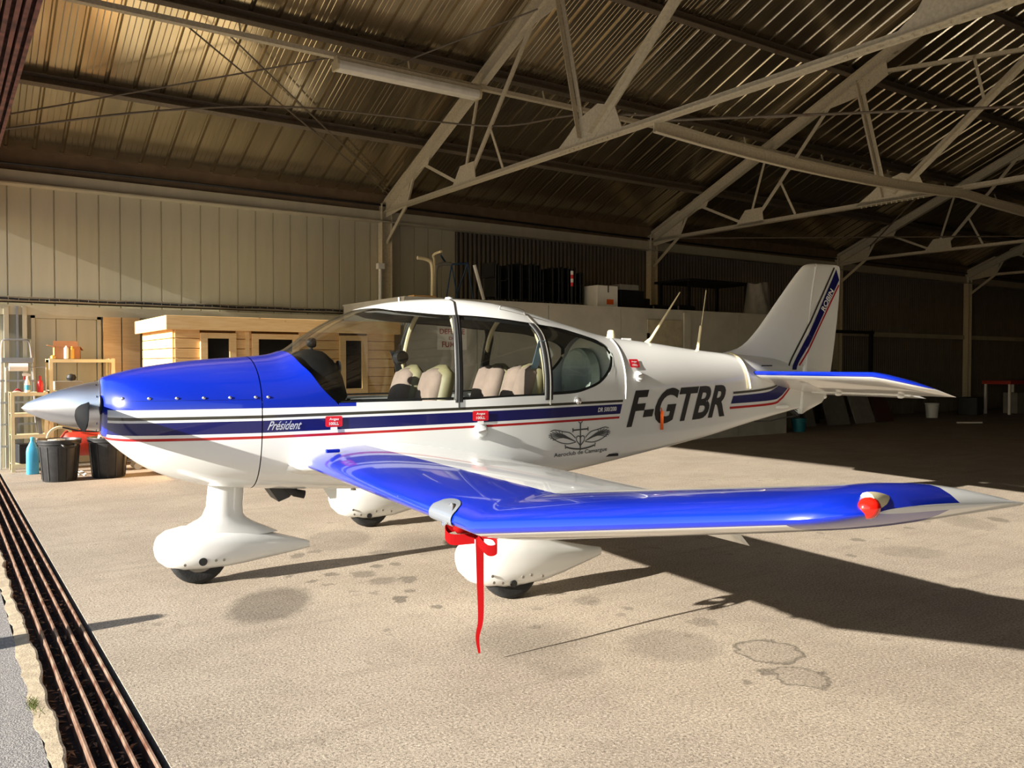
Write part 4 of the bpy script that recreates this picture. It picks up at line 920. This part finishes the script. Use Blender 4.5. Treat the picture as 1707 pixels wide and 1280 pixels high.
# hanging orange tag on the side
b=MB(); v=side_v(4.56,1.0)+.012; b.plate([(4.545,.905),(4.575,.905),(4.578,1.06),(4.548,1.06)],'y',-v-.004,-v); b.tube([(4.562,-v,1.055),(4.562,-v+.01,1.085)],.004,6)
ot=b.build('safety_tag',M['orange'],None); ot.location=PL.location; ot.rotation_euler=PL.rotation_euler
tag(ot,'orange plastic tag hanging over the letter G on the fuselage','tag')
# red pitot cover ribbon
cov=empty('pitot_cover',(0,0,0)); cov.location=PL.location; cov.rotation_euler=PL.rotation_euler; tag(cov,'red pitot cover with a long ribbon hanging below the wing','ribbon')
b=MB(); cushion(b,(2.035,-2.235,.668),(1.815,-2.235,.665),.026,.026); 
b.build('cover_sleeve',M['ribbonred'],cov,smooth=True,ang=80)
b=MB(); pp=smooth_path([(1.935,-2.225,.70),(1.950,-2.240,.64),(1.945,-2.250,.58),(1.955,-2.235,.4),(1.955,-2.240,.22),(1.940,-2.235,.13),(1.950,-2.235,.05)],6); wd=[.021-.017*(i/len(pp))**1.5 for i in range(len(pp))]
b.grid([[Vector(p)+Vector((w,-w*.5,0)) for p,w in zip(pp,wd)],[Vector(p)-Vector((w,-w*.5,0)) for p,w in zip(pp,wd)]]); b.build('ribbon',M['ribbonred'],cov,solid=.002)
for q in ([(1.935,-2.235,0.625),(1.905,-2.175,0.665),(1.815,-2.145,0.650),(1.825,-2.175,0.605),(1.925,-2.235,0.610)],[(1.945,-2.245,0.635),(2.005,-2.275,0.625),(2.015,-2.295,0.565),(1.975,-2.275,0.555),(1.935,-2.245,0.605)]):
    b=MB(); pp=smooth_path(q,5); b.grid([[Vector(p)+Vector((0,0,.026)) for p in pp],[Vector(p)-Vector((0,0,.026)) for p in pp]]); b.build('bow_loop',M['ribbonred'],cov,solid=.003)

# ------------------------------------------------------------------ wall fittings, left bay
d=empty('door_1'); tag(d,kind='structure')
for x0,x1,z0,z1 in ((1.10,1.15,0,2.14),(1.94,1.99,0,2.14),(1.10,1.99,2.09,2.14)):
    b=MB(); b.box(x0,x1,YW-.09,YW-.035,z0,z1); b.build('door_frame',M['wall'],d)
for i in range(3):
    b=MB(); b.box(1.155+i*.262,1.155+(i+1)*.262-.008,YW-.06,YW-.04,.02,2.085); b.build('door_leaf',M['wall'],d)
b=MB(); b.box(2.02,2.26,YW-.10,YW-.07,.02,2.13); tag(b.build('plywood_board',M['ply']),'tan plywood board against the wall right of the shelf','board','plywood boards on the wall')
b=MB(); b.box(2.275,2.52,YW-.10,YW-.07,.02,2.13); tag(b.build('plywood_board',M['ply']),'tan plywood board against the wall next to the shed','board','plywood boards on the wall')
for x,w,m,lb in ((.80,.06,'wall','beige wall post in the corner behind the step ladder'),(1.02,.055,'wall','beige wall post between ladder and hatch'),(.93,.03,'alu','thin grey conduit rising behind the step ladder')):
    b=MB(); b.box(x-w/2,x+w/2,YW-.12,YW-.05,0,2.25); tag(b.build('wall_post',M[m]),lb,'post')
tr_=empty('cable_tray',(0,0,0)); tag(tr_,'long wire basket cable tray along the beige wall','cable tray')
b=MB()
for y,z in ((13.44,2.32),(13.44,2.37),(13.5,2.32),(13.56,2.32),(13.56,2.37)): b.tube([(.4,y,z),(6.3,y,z)],.005,6)
b.build('tray_wires',M['zinc'],tr_)
b=MB()
for i in range(48):
    x=.45+i*.124; b.tube([(x,13.44,2.38),(x,13.44,2.32),(x,13.56,2.32),(x,13.56,2.38)],.0045,5)
tag(b.build('cross_wires',M['zinc'],tr_),kind='stuff')
for k,(r,m) in enumerate(((.016,'darkmetal'),(.012,'whitep'),(.011,'zinc'))):
    b=MB(); b.tube([(.4+i*.3,13.475+.025*k+.008*math.sin(i*1.3+k),2.345+.006*math.sin(i*2+k)) for i in range(20)],r,6); b.build('tray_cable',M[m],tr_)
b=MB(); b.tube([(6.42,13.45,2.0),(6.42,13.45,3.1)],.03,8); b.box(6.36,6.48,13.4,13.5,3.1,3.2); tag(b.build('cable_conduit',M['whitep']),'white cable conduit with junction box on the first column','conduit')

# ------------------------------------------------------------------ shelves and clutter by the wall
def shelf_unit(name,x0,x1,y0,y1,h,levels,lb,m='cream'):
    t=empty(name,(x0,y0,0)); tag(t,lb,'shelf','metal shelves by the wall')
    for x in (0,x1-x0):
        for y in (0,y1-y0):
            b=MB(); sx=1 if x==0 else -1; sy=1 if y==0 else -1
            b.plate([(x,y),(x+sx*.045,y),(x+sx*.045,y+sy*.006),(x+sx*.006,y+sy*.006),(x+sx*.006,y+sy*.045),(x,y+sy*.045)],'z',0,h); b.build('upright',M[m],t)
    for z in levels:
        b=MB(); b.box(.007,x1-x0-.007,.007,y1-y0-.007,z-.006,z); b.box(.007,x1-x0-.007,-.004,.004,z-.045,z); b.box(.007,x1-x0-.007,y1-y0-.006,y1-y0,z-.045,z); b.build('shelf_board',M[m],t)
    return t
shelf_unit('shelf_unit',.80,1.24,12.95,13.32,1.07,(.10,.49,.78,1.06),'low cream metal shelf with cleaning bottles on top')
shelf_unit('shelf_unit',1.26,2.08,12.98,13.48,1.52,(.3,.75,1.08,1.51),'taller cream metal shelf with a cardboard box on top')
ld=empty('step_ladder',(.9,13.45,0)); tag(ld,'aluminium step ladder with curved top rail behind the low shelf','ladder')
for x0,x1 in ((-.2,-.17),(.26,.2)):
    b=MB(); b.tube([(x0,-.05,0),(x1,.02,1.45)],.016,8); b.build('rail',M['alu'],ld,smooth=True)
b=MB(); b.tube(smooth_path([(-.17,.02,1.45),(-.165,.03,1.7),(-.13,.03,1.775),(0,.03,1.78),(.13,.03,1.775),(.175,.03,1.7),(.2,.02,1.45)],5),.013,8); b.build('hand_rail',M['alu'],ld,smooth=True)
for z in (.3,.6,.9,1.2): 
    b=MB(); b.box(-.19,.23,-.06,.02,z,z+.025); b.build('step',M['alu'],ld)
b=MB(); b.box(-.18,.21,-.1,.05,1.46,1.53); b.build('platform',M['alu'],ld,bevel=.008)
pr_=empty('paper_roll',(.9,13.0,1.40)); tag(pr_,'white paper roll on a rod above the low shelf','paper roll')
b=MB(); b.lathe([(.02,-.11),(.052,-.11),(.052,.11),(.02,.11)],(0,0,0),20,axis='x'); b.build('roll',M['paper'],pr_,smooth=True,ang=40)
b=MB(); b.tube([(-.15,0,0),(.32,0,0)],.008,6); b.tube([(.32,0,0),(.32,.0,-.335)],.008,6); b.tube([(-.15,0,0),(-.15,0,-.335)],.008,6); b.build('rod',M['alu'],pr_)
def bottle(name,loc_,prof_,m,lb,cat,extra=None,group=None):
    t=empty(name,loc_); tag(t,lb,cat,group); b=MB(); b.lathe(prof_,(0,0,0),18); b.build('body',M[m],t,smooth=True,ang=50)
    if extra: extra(t)
    return t
def spray(t):
    b=MB(); b.lathe([(.032,.004),(.034,.06),(.034,.1),(.030,.102)],(0,0,0),18); b.build('liquid',M['bluejug'],t,smooth=True,ang=50)
    b=MB(); b.tube([(.0,0,.2),(0,0,.225)],.013,10); b.plate([(-.055,.225),(.035,.215),(.04,.245),(-.03,.262),(-.06,.255)],'y',-.012,.012); b.build('spray_head',M['whitep'],t)
    b=MB(); b.plate([(-.035,.225),(-.02,.222),(-.03,.17),(-.045,.175)],'y',-.007,.007); b.build('trigger',M['red'],t)
bottle('spray_bottle',(1.0,12.99,1.062),[(.03,0),(.033,.005),(.033,.11),(.026,.15),(.014,.18),(.013,.21)],'whitep','white spray bottle with blue liquid on the low shelf','bottle',spray)
bottle('red_bottle',(1.15,13.0,1.062),[(.036,0),(.04,.006),(.04,.11),(.03,.15),(.014,.17),(.014,.19)],'red','red plastic bottle on the low shelf','bottle',lambda t:MB().lathe([(.016,.185),(.016,.21),(.006,.225)],(0,0,0),12).build('cap',M['red'],t,smooth=True,ang=50))
def rag(name,x,y,z,sx,sy,h,m,lb,seed):
    rr=random.Random(seed); b=MB(); n=9; rows=[]
    for i in range(n):
        r=[]
        for j in range(n):
            u,v=i/(n-1)*2-1,j/(n-1)*2-1; e=max(0,1-max(abs(u),abs(v))**2); r.append((x+u*sx*(.8+.2*rr.random()),y+v*sy*(.8+.2*rr.random()),z+.004+h*e*(.35+.65*rr.random())))
        rows.append(r)
    b.grid(rows); tag(b.build(name,M[m],smooth=True,fix=False,sub=1,solid=.004),lb,'cloth')
rag('cleaning_cloth',.89,13.03,1.062,.06,.04,.06,'redcloth','crumpled red cloth lying on the low shelf',1)
rag('cleaning_cloth',.88,12.962,1.062,.06,.016,.03,'cloth','crumpled pale cloth on the low shelf beside the spray bottle',2)
cb=empty('cardboard_box',(1.50,13.2,1.515)); tag(cb,'open brown cardboard box on top of the taller shelf','box')
b=MB()
for x0,x1,y0,y1 in ((-.16,.16,-.11,-.105),(-.16,.16,.105,.11),(-.16,-.155,-.11,.11),(.155,.16,-.11,.11)): b.box(x0,x1,y0,y1,0,.17)
b.box(-.16,.16,-.11,.11,0,.004); b.build('carton_body',M['carton'],cb)
for q in ([(-.16,.11,.17),(.16,.11,.17),(.15,.14,.25),(-.15,.14,.25)],[(-.16,-.11,.17),(-.16,.11,.17),(-.24,.1,.19),(-.24,-.1,.19)],[(.16,-.11,.17),(.16,.11,.17),(.2,.1,.12),(.2,-.1,.12)]):
    b=MB(); b.ngon(q); b.build('flap',M['carton'],cb,solid=.004)
bottle('spray_can',(1.475,13.03,1.515),[(.027,0),(.03,.004),(.03,.14),(.024,.155),(.012,.16),(.012,.175),(.004,.18)],'whitep','white aerosol can on the taller shelf in front of the box','can',group='cans on the tall shelf')
bottle('spray_can',(1.545,13.03,1.515),[(.027,0),(.03,.004),(.03,.13),(.024,.145),(.012,.15),(.012,.17),(.004,.175)],'yellowp','amber aerosol can on the taller shelf in front of the box','can',group='cans on the tall shelf')
bottle('small_pot',(1.31,13.02,1.515),[(.03,0),(.032,.03),(.02,.045),(.0,.05)],'yellowp','small amber pot on the left end of the taller shelf','pot')
b=MB(); b.lathe([(.13,0),(.12,.012),(.08,.03),(.06,.1),(.045,.125),(0,.135)],(1.93,13.1,1.085),20); tag(b.build('sun_hat',M['cloth'],smooth=True),'beige sun hat lying on the shelf under the top board','hat')
b=MB(); b.rbox(1.5,13.2,1.085,.36,.22,.12,.1); tag(b.build('storage_tray',M['panel'],bevel=.01),'grey tray on the middle board of the taller shelf','tray')
b=MB(); b.lathe([(0,0),(.05,.01),(.065,.045),(.05,.085),(0,.1)],(1.55,13.18,1.207),14,caps=False); tag(b.build('ear_defender',M['black'],smooth=True),'black rounded object lying in the grey shelf tray','gear')
b=MB(); b.rbox(1.62,13.2,.755,.5,.3,.2,0); tag(b.build('parts_box',M['darkmetal'],bevel=.01),'dark box on the lower board of the taller shelf','box')
sto=empty('plastic_stool',(1.0,13.12,.495)); tag(sto,'grey plastic step stool stored inside the low shelf','stool')
b=MB(); b.box(-.13,.13,-.1,.1,.24,.265); b.build('top',M['panel'],sto,bevel=.012)
for x in (-1,1):
    for y in (-1,1):
        b=MB(); b.beam((x*.125,y*.09,.245),(x*.155,y*.1,0),.045,.02,up=(0,1,0)); b.build('leg',M['panel'],sto)
b=MB(); b.rbox(1.02,13.13,.105,.3,.2,.26,.2); tag(b.build('dark_crate',M['darkmetal'],bevel=.012),'dark blue crate at the bottom of the low shelf','crate')
jg=empty('blue_jug',(1.02,12.62,0)); tag(jg,'light blue plastic jug standing beside the left bin','jug')
b=MB(); rows=[]
for z,s_ in ((0,.9),(.015,1),(.29,1),(.34,.9),(.42,.4),(.44,.3),(.455,.3)):
    rows.append([((abs(math.cos(a))**.6*math.copysign(1,math.cos(a)))*.075*s_,(abs(math.sin(a))**.6*math.copysign(1,math.sin(a)))*.055*s_,z) for a in [2*PI*j/20 for j in range(20)]])
b.grid(rows,close=True); b.ngon(rows[0]); b.ngon(rows[-1]); b.build('body',M['bluejug'],jg,smooth=True,ang=40)
b=MB(); b.lathe([(.026,.45),(.026,.48),(.02,.485)],(0,0,0),14); b.build('cap',M['bluejug'],jg,smooth=True,ang=40)
def bin_(x,y,lb,s_=1,litter=1):
    t=empty('plastic_bin',(x,y,0),.3); tag(t,lb,'bin','black bins beside the nose'); b=MB(); n=36
    b.lathe([(.0,.0),(.185,0),(.19,.008),(.228,.44),(.23,.45),(.245,.46),(.245,.49),(.25,.50),(.248,.515),(.235,.515),(.225,.49),(.18,.02),(0,.02)],(0,0,0),n,caps=False); b.build('body',M['bin'],t,smooth=True,ang=35)
    for a in range(12):
        q=2*PI*a/12; b=MB(); b.beam((.193*math.cos(q),.193*math.sin(q),.02),(.229*math.cos(q),.229*math.sin(q),.43),.012,.008,up=(math.cos(q),math.sin(q),0)); b.build('rib',M['bin'],t)
    for sg in (1,-1):
        b=MB(); b.tube(smooth_path([(-.07,sg*-.235,.46),(-.07,sg*-.28,.45),(-.04,sg*-.29,.43),(.04,sg*-.29,.43),(.07,sg*-.28,.45),(.07,sg*-.235,.46)],3),.013,8); b.build('handle',M['bin'],t,smooth=True)
    return t
bin_(1.24,11.75,'black round plastic bin left of the nose, next to the blue jug'); bin_(1.80,11.78,'black round plastic bin directly behind the nose cowl')
def litter(x,y,z,r,h,lb,seed):
    rr=random.Random(seed); b=MB()
    for k in range(9):
        a=rr.uniform(0,6.28); q=r*rr.random()**.5*.7; cx_,cy_=x+q*math.cos(a),y+q*math.sin(a); s_=r*.45
        pts=[(cx_+rr.uniform(-s_,s_),cy_+rr.uniform(-s_,s_),z+rr.random()*h) for _ in range(5)]
        b.add(pts,[(0,1,2),(0,2,3),(0,3,4),(1,2,4)])
    tag(b.build('crumpled_paper',M['paper'],fix=False),lb,'paper',kind='stuff')
litter(1.8,11.78,.43,.18,.16,'crumpled white paper filling the bin behind the nose',4)
litter(1.24,11.75,.40,.17,.12,'crumpled white paper inside the left bin',5)
litter(1.53,12.15,.0,.13,.05,'crumpled white paper on the floor between the two bins',6)
cm=empty('air_compressor',(1.62,12.45,0)); tag(cm,'red air compressor tank with cream wheel behind the bins','compressor')
b=MB(); b.lathe([(0,-.3),(.09,-.29),(.16,-.24),(.175,-.2),(.175,.2),(.16,.24),(.09,.29),(0,.3)],(0,0,.4),26,axis='x',caps=False); b.build('tank',M['redpaint'],cm,smooth=True,ang=60)
b=MB(); b.lathe([(.13,-.03),(.16,-.03),(.165,0),(.16,.03),(.13,.03),(.13,-.03)],(-.3,-.06,.47),24,axis='y',caps=False); b.build('wheel_guard',M['cream'],cm,smooth=True,ang=50)
b=MB(); b.tube(smooth_path([(-.28,-.12,.62),(-.1,-.14,.57),(.1,-.16,.55),(.3,-.16,.56)],4),.012,8); b.build('hose',M['darkmetal'],cm,smooth=True)
for x in (-.18,.18):
    for y in (-.12,.12):
        b=MB(); b.tube([(x,y*.8,.28),(x*1.1,y*1.2,0)],.014,6); b.build('foot',M['darkmetal'],cm)
tb=empty('tow_trolley',(2.12,12.45,0)); tag(tb,'small dark castor trolley on the floor behind the nose cowl','trolley')
b=MB(); b.box(-.16,.16,-.15,.15,.16,.2); b.build('deck',M['darkmetal'],tb)
for x in (-.13,.13):
    for y in (-.12,.12):
        b=MB(); b.lathe([(.05,-.012),(.055,0),(.05,.012)],(x,y,.055),14,axis='y'); b.tube([(x,y,.06),(x,y,.17)],.012,6); b.build('castor',M['alu'],tb)

# ------------------------------------------------------------------ pine shed
sh=empty('pine_shed',(2.42,11.0,0)); tag(sh,'new pine wood shed with dark windows standing behind the cowl','shed')
SW,SD=3.05,1.85
for i in range(15):
    z=.02+i*.125
    b=MB(); b.box(0.0,.025,.026,SD,z,z+.118); b.build('plank',M['pine'],sh,bevel=.006)
    for x0,x1 in ((.026,.33),(.78,.98),(1.62,2.2),(2.62,SW)) if 7<i<15 else ((.026,SW),):
        b=MB(); b.box(x0,x1,0,.025,z,z+.118); b.build('plank',M['pine'],sh,bevel=.006)
b=MB(); b.box(.03,SW-.01,SD-.03,SD,.02,1.88); b.build('rear_wall',M['pine'],sh)
b=MB(); b.box(SW-.03,SW,.03,SD-.03,.02,1.88); b.build('end_wall',M['pine'],sh)
b=MB(); b.box(-.02,SW+.02,-.02,SD+.02,1.885,1.9); b.build('roof_deck',M['pine'],sh)
for x0,x1,y0,y1 in ((-.09,SW+.06,-.075,-.045),(-.09,-.06,-.045,SD+.04),(SW+.03,SW+.06,-.045,SD+.04)):
    b=MB(); b.box(x0,x1,y0,y1,1.87,2.045); b.build('fascia',M['pine2'],sh,bevel=.004)
b=MB(); b.box(-.06,SW+.03,-.045,SD+.04,2.0,2.02); b.build('roof_skin',mat('pale roof sheet',(232,216,184),.6,var=.05),sh)
for x0,x1 in ((.33,.78),(.98,1.62),(2.2,2.62)):
    f=empty('window',(0,0,0)); f.parent=sh
    z0,z1=1.02,1.84
    for a,c,e,g_ in ((x0,x0+.09,z0,z1),(x1-.09,x1,z0,z1),(x0+.09,x1-.09,z1-.07,z1),(x0+.09,x1-.09,z0,z0+.08)):
        b=MB(); b.box(a,c,-.03,.02,e,g_); b.build('frame',M['pine2'],f,bevel=.004)
    b=MB(); b.box(x0+.09,x1-.09,.0,.008,z0+.08,z1-.07); b.build('pane',M['blackglass'],f)
b=MB(); b.box(.9,.95,-.02,.0,.02,1.87); b.build('batten',M['pine2'],sh)

# ------------------------------------------------------------------ white store room and what stands on it
ZT=2.42; Y0=11.2; X0,X1=5.75,14.6
b=MB(); b.box(X0,X1,Y0+.02,YW-.15,0,ZT-.02); wp=b.build('wall_partition',M['walldark']); tag(wp,kind='structure')
xs_=[5.75,7.0,8.4,10.0,11.62,13.1,14.6]
for a,c in zip(xs_,xs_[1:]):
    b=MB(); b.box(a+.006,c-.006,Y0-.01,Y0+.019,0,ZT+(.0)); b.build('wall_board',M['board'],wp)
b=MB(); b.box(X0-.02,X0-.001,Y0,YW-.2,0,ZT); b.build('wall_board',M['board'],wp)
b=MB(); b.box(X0-.02,X1,Y0-.015,YW-.15,ZT+.001,ZT+.03); b.build('store_roof',M['board'],wp)
b=MB(); b.box(11.55,11.72,Y0-.04,Y0-.011,0,ZT-.02); b.build('corner_post',M['board'],wp)
d2=empty('door_2'); tag(d2,kind='structure')
b=MB(); b.box(10.62,11.5,Y0-.035,Y0-.012,.02,2.25); b.build('door_leaf',mat('cream hatch door',(186,176,150),.6),d2,bevel=.006)
for z in (.4,1.2,1.9):
    b=MB(); b.box(10.6,10.66,Y0-.05,Y0-.036,z,z+.1); b.build('hinge',M['darkmetal'],d2)
sg_=empty('no_smoking_sign',(6.28,Y0-.012,1.66)); tag(sg_,'white sign with red capitals seen through the cabin windows','sign')
b=MB(); b.box(0,.52,-.012,-.001,0,.36); b.build('sign_board',M['paper'],sg_)
for tx,a,c,z0,z1 in (('DEFENSE',.04,.48,.24,.32),('DE',.2,.32,.155,.20),('FUMER',.08,.44,.04,.125)):
    q=fit2d(text2d(tx,1,0,.015),a,c,z0,z1); b=MB(); b.add([(x,-.0145,z) for x,z in q[0]],q[1]); b.build('sign_lettering',M['stred'],sg_,fix=False)
ZS=ZT+.031
for k,(xb,yb,xe,lb) in enumerate(((6.40,11.55,6.14,'bent cream tube on the store room, hooked to the left'),(6.47,11.6,6.3,'bent cream tube standing in the middle of three on the store room'),(6.53,11.66,6.80,'bent grey tube on the store room, hooked to the right'))):
    b=MB(); h=.62-.02*k if k!=1 else .7; pts=[(xb,yb,ZS+.02),(xb,yb,ZS+h-.12),(xb+(xe-xb)*.3,yb,ZS+h-.01),(xe,yb,ZS+h+.01)] if k!=1 else [(xb,yb,ZS+.02),(xb,yb,ZS+h-.12),(xb-.02,yb,ZS+h),(xb-.02,yb-.25,ZS+h+.03)]
    b.tube(smooth_path(pts,5),.028 if k!=1 else .02,10); tag(b.build('bent_tube',M['cream' if k<2 else 'panel'],smooth=True),lb,'tube','bent tubes on the store room')
b=MB(); b.box(5.95,6.33,11.3,11.5,ZS,ZS+.035); tag(b.build('wood_plank',M['pine']),'short pine plank lying on the store room roof edge','plank')
ts=empty('blue_trestle',(7.08,12.1,ZS)); tag(ts,'blue tube trestle frame standing on the store room','trestle')
b=MB(); b.tube([(-.3,.1,.62),(.3,.0,.68)],.016,8); b.build('top_rail',M['bluetube'],ts,smooth=True)
b=MB(); b.tube([(-.32,-.2,.74),(.05,.25,.66)],.016,8); b.build('cross_rail',M['bluetube'],ts,smooth=True)
for a,c in (((-.25,.1,.62),(-.36,-.1,.016)),((-.25,.1,.62),(-.12,.3,.016)),((.02,.05,.65),(-.18,-.1,.016)),((.02,.05,.65),(.24,.2,.016)),((.3,0,.68),(.36,-.1,.016)),((.3,0,.68),(.2,.3,.016))):
    b=MB(); b.tube([a,c],.012,6); b.build('leg',M['bluetube'],ts)
b=MB(); b.beam((7.32,11.5,ZS+.03),(7.14,11.5,ZS+.58),.05,.03); tag(b.build('white_plank',M['whitep']),'white plank leaning on the blue trestle','plank')
# row of folded dark chairs kept upright on the store room roof
fc=empty('folded_chair',(7.55,11.7,ZS)); tag(fc,'dark folded chair standing upright in the row on the store room','chair','folded chairs on the store room')
for y in (-.2,.2):
    b=MB(); b.tube([(0,y,0),(.0,y,.62),(.01,y*.9,.68)],.013,6); b.build('side_tube',M['darkmetal'],fc)
b=MB(); b.box(-.012,.012,-.18,.18,.42,.66); b.build('backrest',M['blackp'],fc)
b=MB(); b.box(.014,.04,-.17,.17,.1,.4); b.build('seat',M['blackp'],fc)
rr=random.Random(3)
for i in range(1,24):
    o=copy_tree(fc); o.location=(7.55+i*.085,11.8+rr.uniform(-.1,.1),ZS); o.rotation_euler=(0,0,rr.uniform(-.05,.05)); o.scale=(1,1,rr.uniform(.9,1.05))
b=MB(); b.tube([(9.06,11.4,ZS),(9.06,11.4,ZS+.62)],.014,8); po=b.build('marker_pole',M['darkmetal'],smooth=True); tag(po,'dark pole with a red and white sleeve standing before the folded chairs','pole')
for k in range(4):
    b=MB(); b.lathe([(.025,0),(.025,.065)],(9.06,11.4,ZS+.33+k*.066),12); b.build('sleeve_band',M['red' if k%2==0 else 'whitep'],po)
ct=empty('white_carton',(9.84,11.55,ZS)); tag(ct,'white carton with an orange patch on the store room','box')
b=MB(); b.box(-.24,.24,-.18,.18,0,.38); b.build('carton_body',M['whitep'],ct,bevel=.004)
b=MB(); b.box(-.02,.14,-.184,-.181,.05,.14); b.build('print_patch',M['orange'],ct)
b=MB(); b.box(.0,.03,-.184,-.181,.26,.38); b.build('tape_strip',M['greyprint'],ct)
b=MB(); b.box(10.18,10.75,11.4,11.75,ZS,ZS+.33); b.box(10.75,10.95,11.45,11.7,ZS,ZS+.2); kc=b.build('black_case',M['blackp'],bevel=.01); tag(kc,'black case with a pale lid beside the white carton','case')
b=MB(); b.box(10.16,10.6,11.38,11.72,ZS+.332,ZS+.43); b.build('lid',M['panel'],kc,bevel=.008)
for x,w,h,lb in ((11.25,.5,.1,'flat dark bundle behind the antenna on the store room'),(11.9,.5,.12,'low dark bundle right of the black case on the store room')):
    b=MB(); b.rbox(x,11.7,ZS,w,.5,h,.1); tag(b.build('tarpaulin_bundle',M['blackp'],bevel=.03),lb,'bundle','tarpaulin bundles on the store room')
fr_=empty('dark_table',(13.4,12.4,ZS)); tag(fr_,'dark wide table on the store room behind the antennas','table')
for x in (-.85,.85):
    for y in (-.4,.4):
        b=MB(); b.box(x-.025,x+.025,y-.025,y+.025,0,.66); b.build('leg',M['darkmetal'],fr_)
b=MB(); b.box(-.95,.95,-.5,.5,.661,.71); b.build('top',M['darkmetal'],fr_)
cv=empty('covered_stand',(14.15,11.6,ZS)); tag(cv,'stand draped in grey plastic sheet near the fin','stand')
b=MB(); rows=[]
for z,s_ in ((0,1.15),(.15,1.0),(.35,.9),(.55,.85),(.66,.8)): rows.append([(.27*s_*(1+.14*math.sin(5*a+z*9))*math.cos(a),.25*s_*(1+.14*math.sin(7*a+z*7))*math.sin(a),z+.02*math.sin(3*a)*(z>.1)) for a in [2*PI*j/30 for j in range(30)]])
b.grid(rows,close=True); b.ngon(rows[-1]); b.build('plastic_cover',M['panel'],cv,smooth=True,ang=70)

# ------------------------------------------------------------------ dim far corner
M['dullred']=mat('dull red board',(84,50,44),.8)
rk=empty('storage_rack',(17.6,12.6,0)); tag(rk,'dark storage rack behind the leaning panels','rack')
for x in (-2.2,0,2.2):
    b=MB(); b.box(x-.04,x+.04,-.04,.04,0,2.3); b.build('upright',M['darkmetal'],rk)
for z in (.9,2.2):
    b=MB(); b.box(-2.25,2.25,-.06,-.041,z,z+.08); b.build('cross_rail',M['darkmetal'],rk)
for x,y,w,h,ln,m,lb in ((15.5,12.05,.75,2.0,.35,'panel','tall pale panel leaning behind the fin'),(16.45,12.05,.35,1.3,.35,'panel','narrow pale panel leaning second from the fin'),(17.2,12.0,.85,1.35,.4,'panel','wide pale panel leaning third from the fin'),(18.3,12.0,.8,1.1,.4,'grey','low grey panel leaning fourth from the fin'),(19.2,12.0,.7,1.0,.4,'dullred','dull red panel leaning at the end of the row')):
    b=MB(); b.obox((x,y,0),(w,0,0),(-.22*0+.0,ln,h*.97),(0,.03,-.008)); tag(b.build('leaning_panel',M[m]),lb,'panel','panels leaning in the far bay')
bk=empty('teal_bucket',(15.15,11.3,0)); tag(bk,'teal plastic bucket on the floor below the tail','bucket')
b=MB(); b.lathe([(0,.005),(.12,0),(.155,.26),(.165,.265),(.165,.28),(.15,.28),(.118,.02),(0,.015)],(0,0,0),22,caps=False); b.build('body',M['tealp'],bk,smooth=True,ang=40)
b=MB(); b.tube(smooth_path([(-.16,0,.26),(-.1,-.1,.24),(0,-.16,.22),(.1,-.1,.24),(.16,0,.26)],4),.005,6); b.build('bail',M['alu'],bk,smooth=True)
bk=empty('white_bucket',(22.0,12.2,0)); tag(bk,'white plastic bucket in the far dark bay','bucket')
b=MB(); b.lathe([(0,.0),(.14,0),(.17,.36),(.18,.365),(.18,.39),(0,.39)],(0,0,0),22,caps=False); b.build('body',M['whitep'],bk,smooth=True,ang=40)
b=MB(); b.tube(smooth_path([(-.18,0,.36),(-.1,-.12,.34),(0,-.19,.3),(.1,-.12,.34),(.18,0,.36)],4),.005,6); b.build('bail',M['alu'],bk,smooth=True)
b=MB(); b.tube([(20.4,10.7,.02),(20.9,10.34,.02)],.02,8); tag(b.build('white_pole',M['whitep'],smooth=True),'white pole lying on the dark floor','pole')
wt=empty('work_table',(25.9,12.0,0)); tag(wt,'work table with a red top in the far dark bay','table')
b=MB(); b.box(-.9,.9,-.4,.4,.86,.96); b.build('top',M['redpaint'],wt,bevel=.01)
for x in (-.8,.8):
    for y in (-.33,.33):
        b=MB(); b.box(x-.03,x+.03,y-.03,y+.03,0,.859); b.build('leg',M['whitep'],wt)
b=MB(); b.rbox(26.1,12.0,.0,.5,.4,.6,0); tag(b.build('white_cabinet',M['panel'],bevel=.01),'small pale cabinet under the red topped table','cabinet')
b=MB(); b.rbox(24.2,12.3,0,.6,.5,.5,.2); tag(b.build('dark_crate',M['darkmetal'],bevel=.02),'dark crate left of the red topped table','crate')
# unseen stand-in added outside to cast the shadow across the rails; real caster unknown
cn=empty('shadow_cone',(-1.12,5.05,-.006)); tag(cn,'unseen orange cone added on the asphalt outside to cast the shadow over the rails','cone')
b=MB(); b.rbox(0,0,0,.46,.46,.03); b.build('base',M['black'],cn,bevel=.02)
b=MB(); b.lathe([(.19,.03),(.18,.06),(.07,.66),(.055,.73),(0,.752)],(0,0,0),24,caps=False); b.build('body',M['orange'],cn,smooth=True,ang=50)
b=MB(); b.lathe([(.142,.28),(.116,.42)],(0,0,0),24,caps=False); b.build('band',M['whitep'],cn,smooth=True)
